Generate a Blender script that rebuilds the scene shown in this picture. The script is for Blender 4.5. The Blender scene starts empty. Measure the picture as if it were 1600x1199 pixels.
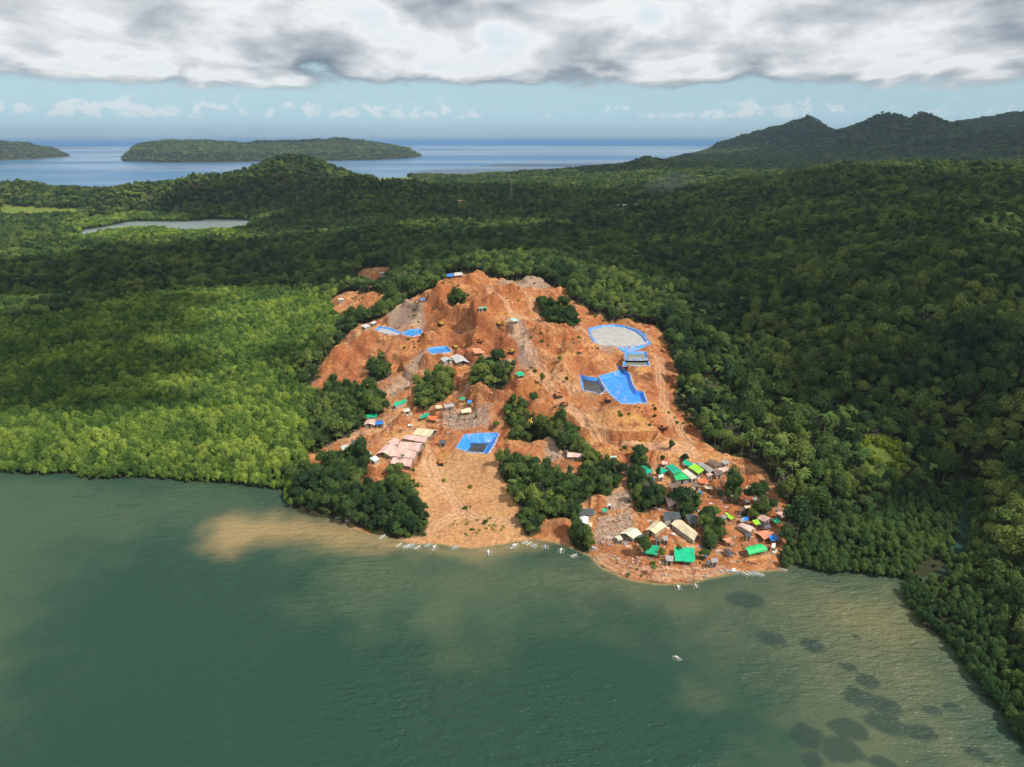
import bpy, math, random
import numpy as np
random.seed(7)
rng = np.random.default_rng(7)
S = bpy.context.scene
COL = S.collection
R_ = math.radians

# ------------------------------------------------------------------ camera
CAMH = 150.0
PITCH = R_(19.33)          # depression of the optical axis
FPX = 1111.0               # focal length in pixels of the 1600 px wide photograph
cam = bpy.data.cameras.new('camera')
cam.sensor_width = 36.0
cam.lens = 36.0 * FPX / 1600.0
cam.clip_start = 1.0
cam.clip_end = 200000.0
camo = bpy.data.objects.new('camera', cam)
COL.objects.link(camo)
camo.location = (0, 0, CAMH)
camo.rotation_euler = (R_(90) - PITCH, 0, 0)
S.camera = camo

# ------------------------------------------------------------------ sky, sun, exposure
SUN_EL = 50.0
SUN_AZ = 118.0             # compass-like: 0 = +Y (view direction), 90 = +X (right)
sdir = np.array([math.cos(R_(SUN_EL)) * math.sin(R_(SUN_AZ)), math.cos(R_(SUN_EL)) * math.cos(R_(SUN_AZ)), math.sin(R_(SUN_EL))])
SUN_STRENGTH = 5.0
sun = bpy.data.lights.new('sun', 'SUN')
sun.energy = SUN_STRENGTH
sun.angle = R_(0.6)
sun.color = (1.0, 0.95, 0.86)
suno = bpy.data.objects.new('sun', sun)
COL.objects.link(suno)
import mathutils
suno.rotation_euler = mathutils.Vector(sdir.tolist()).to_track_quat('Z', 'Y').to_euler()
S.view_settings.view_transform = 'Standard'
S.view_settings.look = 'None'
S.view_settings.exposure = -0.04
S.view_settings.gamma = 1.0
S.view_settings.use_curve_mapping = False
S.render.engine = 'CYCLES'
S.cycles.max_bounces = 6
S.cycles.diffuse_bounces = 2
S.cycles.glossy_bounces = 2
S.cycles.transmission_bounces = 2
S.cycles.volume_bounces = 0
S.cycles.transparent_max_bounces = 8
S.cycles.use_denoising = True
S.cycles.sample_clamp_indirect = 4.0


class NT:
    """tiny helper round a node tree"""
    def __init__(s, nt):
        s.t = nt
        s.t.nodes.clear()

    def n(s, typ, **kw):
        nd = s.t.nodes.new(typ)
        for k, v in kw.items():
            if k.startswith('i_'):
                nd.inputs[int(k[2:]) if k[2:].isdigit() else k[2:].replace('_', ' ')].default_value = v
            else:
                setattr(nd, k, v)
        return nd

    def l(s, a, b):
        s.t.links.new(a, b)

    def math(s, op, a, b=None, c=None, clamp=False):
        nd = s.t.nodes.new('ShaderNodeMath')
        nd.operation = op
        nd.use_clamp = clamp
        for i, v in enumerate((a, b, c)):
            if v is None:
                continue
            if isinstance(v, (int, float)):
                nd.inputs[i].default_value = v
            else:
                s.l(v, nd.inputs[i])
        return nd.outputs[0]

    def noise(s, vec, scale, detail=3.0, rough=0.55, dist=0.0, dim='3D'):
        nd = s.t.nodes.new('ShaderNodeTexNoise')
        nd.noise_dimensions = dim
        nd.inputs['Scale'].default_value = scale
        nd.inputs['Detail'].default_value = detail
        nd.inputs['Roughness'].default_value = rough
        nd.inputs['Distortion'].default_value = dist
        if vec is not None:
            s.l(vec, nd.inputs['Vector'])
        return nd.outputs['Fac']

    def ss(s, v, a, b, lo=0.0, hi=1.0):
        nd = s.t.nodes.new('ShaderNodeMapRange')
        nd.interpolation_type = 'SMOOTHSTEP'
        s.l(v, nd.inputs[0])
        for i, q in enumerate((a, b, lo, hi)):
            nd.inputs[i + 1].default_value = q
        return nd.outputs[0]

    def mix(s, f, a, b, mode='MIX'):
        nd = s.t.nodes.new('ShaderNodeMix')
        nd.data_type = 'RGBA'
        nd.blend_type = mode
        for sock, v in ((nd.inputs[0], f), (nd.inputs[6], a), (nd.inputs[7], b)):
            if isinstance(v, (int, float)):
                sock.default_value = v
            elif isinstance(v, tuple):
                sock.default_value = (v + (1.0,))[:4]
            else:
                s.l(v, sock)
        return nd.outputs[2]


world = bpy.data.worlds.new('World')
S.world = world
world.use_nodes = True
w = NT(world.node_tree)
sky = w.n('ShaderNodeTexSky', sky_type='NISHITA', sun_disc=False, sun_elevation=R_(SUN_EL), sun_rotation=R_(SUN_AZ))
sky.air_density = 1.0
sky.dust_density = 1.2
sky.ozone_density = 1.6
skyc = w.mix(1.0, sky.outputs[0], (0.098, 0.098, 0.098), 'MULTIPLY')
geo = w.n('ShaderNodeTexCoord')
sep = w.n('ShaderNodeSeparateXYZ')
w.l(geo.outputs['Generated'], sep.inputs[0])
zc = w.math('ADD', w.math('MAXIMUM', sep.outputs[2], 0.0), 0.11)   # thickness of the deck keeps far clouds from flattening to lines
u = w.math('DIVIDE', sep.outputs[0], zc)
v = w.math('DIVIDE', sep.outputs[1], zc)
cb = w.n('ShaderNodeCombineXYZ')
w.l(u, cb.inputs[0]); w.l(w.math('MULTIPLY', v, 0.55), cb.inputs[1])
cv = cb.outputs[0]
# thickness of the stratocumulus deck
n1 = w.noise(cv, 0.95, 6.0, 0.52, 0.3)
n2 = w.noise(cv, 2.2, 5.0, 0.55, 0.3)
az = w.math('ARCTAN2', sep.outputs[0], sep.outputs[1])
cb3 = w.n('ShaderNodeCombineXYZ')
w.l(w.math('MULTIPLY', az, 0.62), cb3.inputs[0]); w.l(w.math('MULTIPLY', sep.outputs[2], 1.25), cb3.inputs[1]); cb3.inputs[2].default_value = 3.3
n3 = w.noise(cb3.outputs[0], 13.0, 6.0, 0.5, 0.35)     # billows
# distance on the cloud plane; the deck ends about 16 cloud heights away
rr = w.math('POWER', w.math('ADD', w.math('MULTIPLY', u, u), w.math('MULTIPLY', v, v)), 0.5)
edge = w.math('ADD', w.math('ADD', rr, w.math('MULTIPLY', w.math('SUBTRACT', n3, 0.5), 2.6)), w.math('MULTIPLY', w.math('SUBTRACT', n1, 0.5), 1.6))
deck = w.ss(edge, 6.05, 5.65)
holes = w.ss(n1, 0.22, 0.30)
cover = w.math('MULTIPLY', deck, holes)
shade = w.math('ADD', w.math('ADD', w.math('MULTIPLY', n1, 0.42), w.math('MULTIPLY', n2, 0.16)), w.math('MULTIPLY', n3, 0.42))
rim = w.ss(edge, 6.0, 5.3, 0.10, 0.0)        # flat grey undersides seen edge-on where the deck ends
sh2 = w.math('ADD', shade, rim)
ramp = w.n('ShaderNodeValToRGB')
w.l(sh2, ramp.inputs[0])
e = ramp.color_ramp.elements
e[0].position = 0.36; e[0].color = (0.74, 0.87, 0.94, 1)
e[1].position = 0.68; e[1].color = (0.20, 0.25, 0.32, 1)
a = ramp.color_ramp.elements.new(0.465); a.color = (0.97, 0.985, 0.99, 1)
a = ramp.color_ramp.elements.new(0.52); a.color = (0.66, 0.70, 0.73, 1)
a = ramp.color_ramp.elements.new(0.585); a.color = (0.37, 0.42, 0.48, 1)
# thin veil over the blue below the deck
veil = w.mix(w.ss(sep.outputs[2], 0.0, 0.09, 0.9, 0.6), skyc, (0.56, 0.85, 0.97))
base = w.mix(cover, veil, ramp.outputs[0])
# far cumulus towers low over the sea
cb2 = w.n('ShaderNodeCombineXYZ')
w.l(az, cb2.inputs[0]); w.l(w.math('MULTIPLY', sep.outputs[2], 1.5), cb2.inputs[1])
cu = w.noise(cb2.outputs[0], 48.0, 6.0, 0.6, 0.3)
cub = w.noise(cb2.outputs[0], 5.0, 1.0, 0.5, 0.0)
env = w.math('MULTIPLY', w.ss(sep.outputs[2], 0.012, 0.022), w.ss(sep.outputs[2], 0.062, 0.028))
cum = w.ss(w.math('ADD', w.math('MULTIPLY', cu, 0.75), w.math('ADD', w.math('MULTIPLY', cub, 0.35), w.math('MULTIPLY', env, 0.22))), 0.755, 0.86)
cum = w.math('MULTIPLY', cum, w.math('MULTIPLY', env, 0.88))
base2 = w.mix(cum, base, (0.88, 0.93, 0.96))
bg = w.n('ShaderNodeBackground')
w.l(base2, bg.inputs[0])
bg.inputs[1].default_value = 0.98
wo = w.n('ShaderNodeOutputWorld')
w.l(bg.outputs[0], wo.inputs[0])

# ------------------------------------------------------------------ pixels to places
CF = np.array([0, math.cos(PITCH), -math.sin(PITCH)])
CU = np.array([0, math.sin(PITCH), math.cos(PITCH)])


def rays(px, py):
    px = np.asarray(px, float); py = np.asarray(py, float)
    return CF[None] + ((px - 800) / FPX)[:, None] * np.array([1, 0, 0])[None] + ((599.5 - py) / FPX)[:, None] * CU[None]


def at_z(px, py, z):
    d = rays([px], [py])[0]
    t = (z - CAMH) / d[2]
    return np.array([d[0] * t, d[1] * t])


def at_r(px, py, r):
    d = rays([px], [py])[0]
    t = r / math.hypot(d[0], d[1])
    return np.array([d[0] * t, d[1] * t, CAMH + d[2] * t])


def at_pr(px, r):
    th = math.atan((px - 800) / FPX / math.cos(PITCH) * 1.0)
    return np.array([math.sin(th) * r, math.cos(th) * r])


def project(x, y, z):
    rx = x; f = y * CF[1] + (z - CAMH) * CF[2]; uu = y * CU[1] + (z - CAMH) * CU[2]
    f = np.maximum(f, 1e-3)
    return 800 + FPX * rx / f, 599.5 - FPX * uu / f


CROP = {'V': (960, 680, 280 / 1599), 'M': (780, 680, 260 / 1559), 'L': (440, 600, 300 / 1599), 'U': (640, 440, 180 / 1542),
        'K': (700, 400, 0.25), 'F': (440, 400, 300 / 1599), 'B': (560, 780, 0.2375), 'C': (900, 780, 0.225), 'P': (0, 0, 1.0),
        'N': (640, 600, 260 / 1559)}


def cp(c, pts):
    x0, y0, k = CROP[c]
    return [(x0 + a * k, y0 + b * k) for a, b in pts]


# ------------------------------------------------------------------ numpy noise and polygons
def _h(ix, iy, seed):
    n = (ix.astype(np.int64) * 374761393 + iy.astype(np.int64) * 668265263 + seed * 2147483647) & 0xffffffff
    n = ((n ^ (n >> 13)) * 1274126177) & 0xffffffff
    n = (n ^ (n >> 16)) & 0xffff
    return n / 65535.0


def vn(x, y, seed=0):
    ix = np.floor(x); iy = np.floor(y)
    fx = x - ix; fy = y - iy
    fx = fx * fx * fx * (fx * (fx * 6 - 15) + 10); fy = fy * fy * fy * (fy * (fy * 6 - 15) + 10)
    a = _h(ix, iy, seed); b = _h(ix + 1, iy, seed); c = _h(ix, iy + 1, seed); d = _h(ix + 1, iy + 1, seed)
    return (a + (b - a) * fx) * (1 - fy) + (c + (d - c) * fx) * fy


def fbm(x, y, scale, octv=4, seed=0, ridged=False):
    s = 0; amp = 1; tot = 0; f = 1 / scale
    for i in range(octv):
        c, sn = math.cos(i * 1.1 + .4), math.sin(i * 1.1 + .4)
        nv = vn((x * c - y * sn) * f + i * 17.3, (x * sn + y * c) * f - i * 9.1, seed + i) * 2 - 1
        if ridged:
            nv = 1 - 2 * np.abs(nv)
        s = s + nv * amp
        tot += amp; amp *= 0.5; f *= 2.03
    return s / tot


def inside(x, y, poly):
    r = np.zeros(x.shape, bool)
    n = len(poly)
    for i in range(n):
        x1, y1 = poly[i]; x2, y2 = poly[(i + 1) % n]
        if y1 == y2:
            continue
        c = ((y1 > y) != (y2 > y)) & (x < (x2 - x1) * (y - y1) / (y2 - y1) + x1)
        r ^= c
    return r


def segdist(x, y, pts, closed=True):
    d = np.full(x.shape, 1e18)
    n = len(pts)
    for i in range(n if closed else n - 1):
        x1, y1 = pts[i]; x2, y2 = pts[(i + 1) % n]
        dx, dy = x2 - x1, y2 - y1
        L = dx * dx + dy * dy + 1e-9
        t = np.clip(((x - x1) * dx + (y - y1) * dy) / L, 0, 1)
        d = np.minimum(d, (x - x1 - t * dx) ** 2 + (y - y1 - t * dy) ** 2)
    return np.sqrt(d)


def sdf(x, y, poly):
    """positive inside"""
    poly = np.asarray(poly)
    m = 120.0
    x0, y0 = poly.min(0) - m; x1, y1 = poly.max(0) + m
    out = np.full(x.shape, -m)
    k = (x > x0) & (x < x1) & (y > y0) & (y < y1)
    if k.any():
        xs, ys = x[k], y[k]
        d = segdist(xs, ys, poly)
        out[k] = np.where(inside(xs, ys, poly), d, -d)
    return out


def sstep(a, b, v):
    t = np.clip((v - a) / (b - a), 0, 1)
    return t * t * (3 - 2 * t)


# ------------------------------------------------------------------ coastline
near_coast = [(-900, 700), (-300, 732), (0, 738), (60, 742), (100, 738), (150, 748), (220, 744), (300, 752), (380, 755), (450, 765), (455, 785), (468, 803),
              (520, 811), (548, 822), (575, 833), (600, 837), (640, 849), (690, 850), (740, 857), (790, 848), (830, 842), (870, 848),
              (900, 857), (925, 868), (940, 885), (975, 902), (1020, 911), (1070, 911), (1110, 901), (1150, 893), (1215, 890), (1235, 879),
              (1260, 886), (1300, 895), (1340, 893), (1380, 899), (1425, 905), (1445, 900), (1470, 885), (1480, 862), (1488, 832), (1494, 803),
              (1501, 782), (1512, 752), (1527, 752), (1526, 785), (1521, 806), (1516, 836), (1505, 870), (1488, 893), (1455, 907), (1428, 915), (1419, 930), (1424, 948),
              (1440, 970), (1465, 990), (1492, 1012), (1520, 1055), (1545, 1090), (1570, 1112), (1600, 1150), (1650, 1215), (1740, 1330)]
mainland = [tuple(at_z(px, py, 0)) for px, py in near_coast]
mainland += [(700, 60), (3000, 60), (6500, 1500)]
mainland += [tuple(at_pr(px, r)) for px, r in [(2100, 8500), (1600, 8200), (1260, 8000), (1160, 6500), (1125, 6000), (1080, 5600), (1050, 5000), (1010, 4200), (985, 3300),
                                               (900, 2700), (800, 2450), (740, 2330), (660, 2350), (600, 2250), (500, 2350), (300, 2350), (215, 2180), (150, 2080), (100, 2050), (0, 2150), (-300, 2100), (-900, 2100)]]
lagoon = [tuple(at_z(px, py, 0)) for px, py in [(112, 372), (130, 359), (165, 354), (205, 346), (250, 346), (290, 346), (330, 342), (392, 344), (398, 356), (360, 364), (290, 366), (250, 359), (200, 361), (160, 366), (135, 374)]]
island_a = [tuple(at_r(px, 300, r)[:2]) for px, r in [(200, 4900), (260, 4600), (330, 4500), (420, 4560), (520, 4560), (590, 4650), (640, 4900), (662, 5350), (600, 5900), (480, 6200), (350, 6200), (240, 5900), (200, 5400)]]
island_b = [tuple(at_r(px, 300, r)[:2]) for px, r in [(-300, 5600), (-100, 5400), (20, 5500), (70, 5700), (122, 6200), (60, 6700), (-100, 6900), (-300, 6800)]]

# ------------------------------------------------------------------ heights: control points read from the picture
Z = [(-300, 700, 1.5), (100, 715, 1.2), (300, 725, 1.2), (430, 700, 1.5), (100, 600, 1.5), (300, 600, 1.5), (420, 600, 2), (0, 500, 2), (200, 500, 2), (400, 500, 3), (480, 480, 5),
     (-300, 500, 2), (50, 455, 4), (300, 455, 4), (480, 445, 10), (50, 400, 9), (200, 410, 10), (300, 400, 9), (400, 400, 14), (500, 400, 18), (100, 372, 2), (250, 366, 2), (400, 365, 4), (60, 345, 3), (300, 335, 3), (400, 338, 5), (160, 340, 3),
     (50, 315, 24), (-300, 350, 12), (-300, 315, 30), (600, 440, 20), (540, 465, 15), (600, 400, 24), (600, 350, 22), (500, 350, 12), (600, 310, 44), (520, 300, 50), (400, 300, 38), (300, 312, 16),
     (700, 400, 33), (700, 350, 36), (700, 310, 42), (800, 400, 38), (800, 350, 40), (800, 310, 44),
     (900, 430, 37), (900, 380, 38), (900, 330, 42), (900, 295, 44), (1000, 440, 36), (1000, 380, 40), (1000, 330, 44), (1000, 295, 48),
     (1080, 560, 24), (1080, 480, 32), (1150, 700, 10), (1150, 600, 20), (1150, 500, 31), (1150, 400, 40), (1150, 340, 44), (1120, 300, 46),
     (1250, 800, 4), (1250, 700, 13), (1280, 600, 25), (1280, 500, 37), (1280, 400, 50), (1280, 340, 62), (1240, 310, 68),
     (1400, 850, 3), (1400, 780, 7), (1400, 700, 15), (1400, 600, 27), (1400, 500, 42), (1400, 400, 61), (1400, 350, 72), (1400, 300, 84),
     (1500, 850, 0.8), (1512, 770, 1.0), (1520, 720, 6), (1500, 650, 18), (1560, 850, 5), (1560, 950, 4), (1560, 1040, 1.5), (1600, 750, 14), (1650, 900, 6), (1600, 600, 32), (1600, 500, 46), (1600, 400, 62), (1600, 350, 74), (1600, 300, 86),
     (1900, 1000, 10), (1900, 700, 28), (1900, 500, 50), (1900, 350, 78),
     # the mine hill
     (480, 612, 3), (520, 570, 11), (555, 530, 20), (600, 512, 28), (640, 475, 37), (680, 450, 46), (715, 432, 52), (745, 430, 54), (790, 445, 50), (850, 450, 46), (900, 490, 41),
     (560, 600, 9), (600, 560, 19), (650, 530, 28), (700, 500, 39), (760, 500, 42), (830, 510, 40), (700, 550, 27), (760, 560, 29), (830, 560, 32), (900, 540, 36), (970, 530, 34), (1020, 560, 29), (1040, 500, 33),
     (620, 610, 10), (680, 600, 17), (760, 600, 23), (830, 605, 24), (900, 600, 26), (960, 600, 24), (1030, 620, 22), (620, 660, 7), (700, 640, 13), (770, 650, 15), (830, 640, 19),
     (520, 690, 3.5), (500, 720, 3), (560, 720, 8), (590, 770, 7), (640, 800, 3.5), (500, 770, 4), (640, 700, 7), (700, 700, 8), (750, 700, 8.5), (700, 760, 5), (760, 770, 4.5), (740, 820, 2), (680, 830, 1.6),
     (850, 660, 15), (860, 700, 12), (820, 740, 9), (880, 740, 10), (870, 790, 5), (940, 700, 13), (960, 650, 19), (1030, 690, 15), (1090, 680, 14),
     (960, 760, 7), (940, 820, 4), (1000, 740, 9), (1060, 740, 9), (1110, 740, 9), (1040, 800, 5.5), (1100, 800, 5), (1180, 790, 5), (1180, 850, 2.8), (1060, 860, 2.6), (1000, 870, 2.4), (1200, 740, 9)]
Rr = [(40, 279, 1850), (100, 291, 1750), (0, 284, 1800), (-300, 282, 1850), (160, 296, 1700), (200, 288, 1650), (240, 284, 1680), (300, 279, 1700), (350, 271, 1700), (400, 261, 1700), (435, 246, 1680), (460, 239, 1690), (490, 247, 1690), (530, 261, 1680), (565, 276, 1650),
      (600, 285, 1900), (650, 286, 1950), (720, 284, 1950), (790, 274, 2000), (830, 269, 2050), (880, 268, 2100), (930, 272, 2150), (965, 262, 2250), (985, 252, 2350), (1005, 245, 2350), (1030, 248, 2400), (1070, 258, 2500), (1120, 262, 2500),
      (1180, 272, 1700), (1240, 268, 1500), (1300, 258, 1350), (1370, 252, 1300), (1390, 250, 1280), (1450, 254, 1250), (1520, 258, 1200), (1600, 264, 1150), (1900, 262, 1150),
      (1065, 238, 5000), (1085, 240, 4700), (1110, 238, 4800), (1140, 226, 5200), (1180, 213, 5300), (1215, 206, 5400), (1240, 193, 5500), (1262, 185, 5500), (1290, 196, 5500), (1325, 214, 5500), (1343, 212, 5500),
      (1362, 199, 5000), (1383, 181, 4900), (1408, 189, 4800), (1425, 176, 4700), (1442, 166, 4700), (1458, 175, 4700), (1480, 200, 4700), (1505, 207, 5500), (1530, 199, 6000), (1560, 183, 6200), (1600, 181, 6200), (1900, 185, 6200),
      (1340, 212, 4300), (1400, 215, 4200), (1480, 216, 4100), (1560, 216, 3500), (1600, 205, 3500), (1900, 200, 3600),
      (1200, 240, 4300), (1260, 236, 4300), (1150, 252, 3600), (1250, 250, 3500), (1350, 245, 3400), (1450, 245, 3200), (1550, 250, 2900),
      (215, 232, 5100), (250, 225, 5200), (290, 224, 5200), (340, 226, 5200), (390, 228, 5300), (440, 226, 5300), (490, 223, 5400), (525, 218, 5400), (560, 222, 5400), (600, 228, 5400), (640, 232, 5300), (655, 235, 5300),
      (250, 238, 4700), (400, 238, 4700), (540, 236, 4750), (0, 222, 5900), (30, 223, 5900), (60, 229, 6000), (-200, 218, 6000)]
FREE = [(-300, 2050, 8), (100, 2000, 6), (350, 2050, 30), (460, 2000, 50), (600, 2150, 30), (800, 2350, 25), (1000, 2900, 30), (1300, 2000, 45), (1500, 1900, 45), (1700, 1900, 50), (1400, 2500, 35),
        (1100, 7000, 60), (1300, 7000, 130), (1600, 7500, 150), (1900, 7500, 150), (740, 600, 38), (560, 560, 9), (850, 520, 40), (640, 560, 24)]
C3 = []
for px, py, z in Z:
    p = at_z(px, py, z); C3.append((p[0], p[1], z))
for px, py, r in Rr:
    p = at_r(px, py, r); C3.append((p[0], p[1], max(p[2] - (9.0 if r < 2900 else 7.0), 1.0)))   # the crowns stand on top
for px, r, z in FREE:
    p = at_pr(px, r); C3.append((p[0], p[1], z))
C3 = np.array(C3)


def polar(x, y):
    return np.arctan2(x, y), np.log(np.hypot(x, y))


cth, clr = polar(C3[:, 0], C3[:, 1])
cc = 0.016


def kern(d2):
    return np.sqrt(d2 + cc * cc)


A = kern((cth[:, None] - cth[None]) ** 2 + (clr[:, None] - clr[None]) ** 2)
n = len(C3)
M = np.zeros((n + 1, n + 1))
M[:n, :n] = A - np.eye(n) * 0.0008
M[:n, n] = 1; M[n, :n] = 1
# solve on compressed heights, so that near flats stay flat beside far mountains
cz_ = np.log1p(np.maximum(C3[:, 2], 0.2) / 12.0)
W_ = np.linalg.solve(M, np.append(cz_, 0))


def rbf(x, y):
    th, lr = polar(x, y)
    out = np.full(x.shape, W_[n])
    for i in range(n):
        out += W_[i] * kern((th - cth[i]) ** 2 + (lr - clr[i]) ** 2)
    return np.maximum(np.expm1(out) * 12.0, 0.2)


def coast_sd(x, y):
    d = np.full(x.shape, -1e9)
    for poly in (mainland, island_a, island_b):
        dd = segdist(x, y, poly)
        d = np.maximum(d, np.where(inside(x, y, poly), dd, -dd))
    dd = segdist(x, y, lagoon)
    d = np.minimum(d, np.where(inside(x, y, lagoon), -dd, dd))
    # ragged shore
    r = np.hypot(x, y)
    amp = np.clip(r * 0.004, 0.6, 12)
    return d + fbm(x / amp, y / amp, 7.0, 3, 5) * amp * 0.9


def h_raw(x, y):
    d = coast_sd(x, y)
    r = np.hypot(x, y)
    h = rbf(x, y)
    wdt = np.clip(r * 0.03, 6, 90)
    big = np.clip(h / 60, 0, 1) * np.clip((r - 500) / 1500, 0, 1)
    h = h + big * (fbm(x, y, 260, 4, 11, True) * 0.16 * h)
    h = h + fbm(x, y, 190, 4, 14) * 15 * sstep(450, 800, r) * sstep(8, 40, h) * (1 - sstep(2000, 2600, r) * .5)
    h = h - sstep(2600, 3600, r) * sstep(20, 120, h) * (np.abs(fbm(x, y, 420, 4, 12)) - 0.16) * 80
    hl = 0.15 + (h - 0.15) * sstep(0, 1, np.clip(d / wdt, 0, 1) * 0.85 + 0.1)
    hl = np.minimum(hl, 0.1 + np.maximum(d, 0) * 0.9)
    return np.where(d > 0, hl, np.maximum(d * 0.12, -4.0)), d


def cast(pts, off=0.0, hf=None):
    """pixels to points on the ground (first hit along the ray)"""
    px = np.array([p[0] for p in pts], float); py = np.array([p[1] for p in pts], float)
    d = rays(px, py)
    hz = np.hypot(d[:, 0], d[:, 1])
    rs = np.exp(np.linspace(math.log(120), math.log(7000), 520))
    t = rs[None] / hz[:, None]
    X = d[:, 0:1] * t; Y = d[:, 1:2] * t; ZZ = CAMH + d[:, 2:3] * t
    f = hf or (lambda a, b: h_raw(a, b)[0])
    H = np.maximum(f(X.ravel(), Y.ravel()).reshape(X.shape), 0.0) + off
    below = ZZ < H
    k = np.argmax(below, axis=1)
    k = np.where(below.any(axis=1), np.maximum(k, 1), len(rs) - 1)
    out = []
    for i, kk in enumerate(k):
        a0 = ZZ[i, kk - 1] - H[i, kk - 1]; b0 = ZZ[i, kk] - H[i, kk]
        q = a0 / (a0 - b0) if a0 != b0 else 0
        out.append((X[i, kk - 1] + (X[i, kk] - X[i, kk - 1]) * q, Y[i, kk - 1] + (Y[i, kk] - Y[i, kk - 1]) * q))
    return out


def pxpoly(pts, off=0.0):
    """densify a pixel outline and drop it on the ground"""
    q = []
    for i in range(len(pts)):
        a, b = np.array(pts[i], float), np.array(pts[(i + 1) % len(pts)], float)
        m = max(1, int(np.hypot(*(b - a)) / 25))
        for j in range(m):
            q.append(tuple(a + (b - a) * j / m))
    return cast(q, off)


def pxline(pts):
    q = []
    for i in range(len(pts) - 1):
        a, b = np.array(pts[i], float), np.array(pts[i + 1], float)
        m = max(1, int(np.hypot(*(b - a)) / 15))
        for j in range(m):
            q.append(tuple(a + (b - a) * j / m))
    q.append(pts[-1])
    return cast(q)


# ------------------------------------------------------------------ zones (outlines seen in the picture, laid on the ground)
bare_px = [[(478, 612), (500, 575), (530, 540), (560, 512), (600, 497), (625, 478), (655, 462), (680, 452), (695, 430), (740, 427), (790, 438), (840, 443), (870, 452), (892, 470),
            (930, 492), (990, 500), (1025, 510), (1050, 545), (1060, 590), (1052, 625), (1085, 660), (1110, 700), (1165, 720), (1200, 745), (1225, 790), (1228, 840), (1215, 870), (1225, 893),
            (1150, 898), (1110, 905), (1060, 915), (1000, 910), (960, 897), (935, 880), (900, 862), (830, 850), (740, 862), (660, 855), (570, 840), (500, 818), (470, 800), (478, 760), (480, 740), (478, 712),
            (520, 690), (560, 672), (590, 650), (605, 625), (570, 610), (530, 615), (500, 625)],
           [(512, 474), (535, 460), (575, 458), (600, 463), (638, 450), (632, 466), (590, 486), (562, 504), (535, 500), (518, 490)],
           [(552, 430), (575, 418), (608, 418), (612, 438), (592, 448), (558, 449)],
           [(1090, 590), (1120, 592), (1135, 605), (1100, 605)], [(1205, 842), (1225, 845), (1222, 832), (1208, 830)]]
veg_px = [[(648, 600), (690, 568), (712, 575), (705, 600), (690, 618), (662, 628), (648, 622)],              # trees left of the cut
          [(735, 575), (760, 560), (800, 562), (810, 585), (800, 603), (765, 608), (738, 600)],              # grove on the knoll
          [(790, 650), (792, 618), (820, 632), (850, 640), (880, 650), (905, 672), (922, 700), (950, 712), (972, 728), (972, 742), (945, 768), (905, 772), (905, 798), (870, 798), (840, 795), (825, 790), (790, 755), (783, 720),
           (792, 706), (860, 728), (880, 735), (905, 735), (915, 720), (900, 705), (880, 690), (860, 672), (838, 660), (815, 668), (800, 675)],
          [(452, 760), (470, 748), (490, 740), (505, 725), (535, 708), (572, 705), (580, 715), (560, 740), (578, 760), (600, 745), (620, 720), (640, 738), (655, 770), (668, 800), (660, 822), (630, 830), (585, 832), (575, 815), (545, 808), (480, 810), (455, 800)],
          [(840, 460), (868, 470), (892, 478), (905, 495), (885, 503), (850, 492)],
          [(505, 600), (525, 590), (560, 600), (575, 625), (560, 660), (520, 680), (490, 700), (470, 640)],
          [(575, 560), (600, 548), (612, 556), (605, 575), (588, 588), (574, 585)],
          [(980, 745), (1000, 700), (1012, 720), (1005, 745), (1040, 760), (1035, 785), (1000, 790)],
          [(1100, 806), (1120, 800), (1128, 835), (1112, 850), (1100, 842)],
          [(888, 820), (925, 822), (920, 850), (895, 848)],
          [(816, 800), (840, 798), (848, 820), (825, 825)],
          [(1045, 770), (1075, 770), (1095, 785), (1065, 800)], [(700, 462), (722, 455), (728, 466), (706, 472)],
          [(1130, 770), (1150, 740), (1160, 760), (1150, 775)], [(1165, 790), (1185, 782), (1200, 790), (1180, 800)]]
sand_px = [[(650, 722), (690, 712), (780, 712), (800, 760), (830, 800), (830, 850), (740, 862), (640, 850), (570, 838), (600, 828), (665, 825), (660, 770)],
           [(478, 812), (560, 812), (575, 835), (520, 822)]]
grey_px = [[(600, 612), (650, 560), (672, 545), (676, 556), (640, 600), (612, 622)], [(920, 515), (960, 510), (1010, 525), (1006, 541), (935, 545)],
           [(795, 500), (812, 500), (840, 560), (812, 560)], [(775, 440), (855, 440), (860, 452), (790, 455)], [(935, 812), (985, 800), (985, 850), (930, 850)], [(950, 770), (990, 770), (985, 800), (945, 800)],
           [(690, 650), (760, 640), (770, 665), (700, 672)], [(855, 680), (885, 690), (890, 725), (850, 720)], [(600, 480), (660, 478), (660, 500), (610, 505)], [(468, 560), (500, 560), (490, 600), (460, 595)]]
grass_px = [[(1340, 692), (1385, 685), (1412, 710), (1406, 758), (1352, 760), (1337, 724)], [(700, 815), (760, 805), (800, 825), (770, 840), (700, 838)], [(575, 272), (620, 272), (655, 288), (585, 290)],
            [(0, 318), (140, 326), (150, 340), (60, 352), (0, 345)], [(0, 350), (90, 345), (150, 355), (40, 362)], [(255, 338), (280, 331), (308, 338), (300, 345), (262, 345)],
            [(1272, 515), (1320, 512), (1325, 530), (1285, 535)], [(1210, 640), (1240, 625), (1245, 650)], [(150, 400), (195, 395), (200, 425), (165, 430)]]
red_px = [[(930, 620), (1050, 610), (1060, 640), (960, 650)], [(1100, 730), (1200, 760), (1225, 860), (1130, 880), (1120, 800)], [(480, 600), (520, 560), (570, 540), (560, 590), (500, 620)],
          [(760, 560), (800, 520), (850, 560), (820, 600)], [(940, 855), (1000, 865), (1110, 880), (1060, 912), (960, 897)], [(1020, 540), (1055, 545), (1060, 640), (1030, 620)]]
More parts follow.
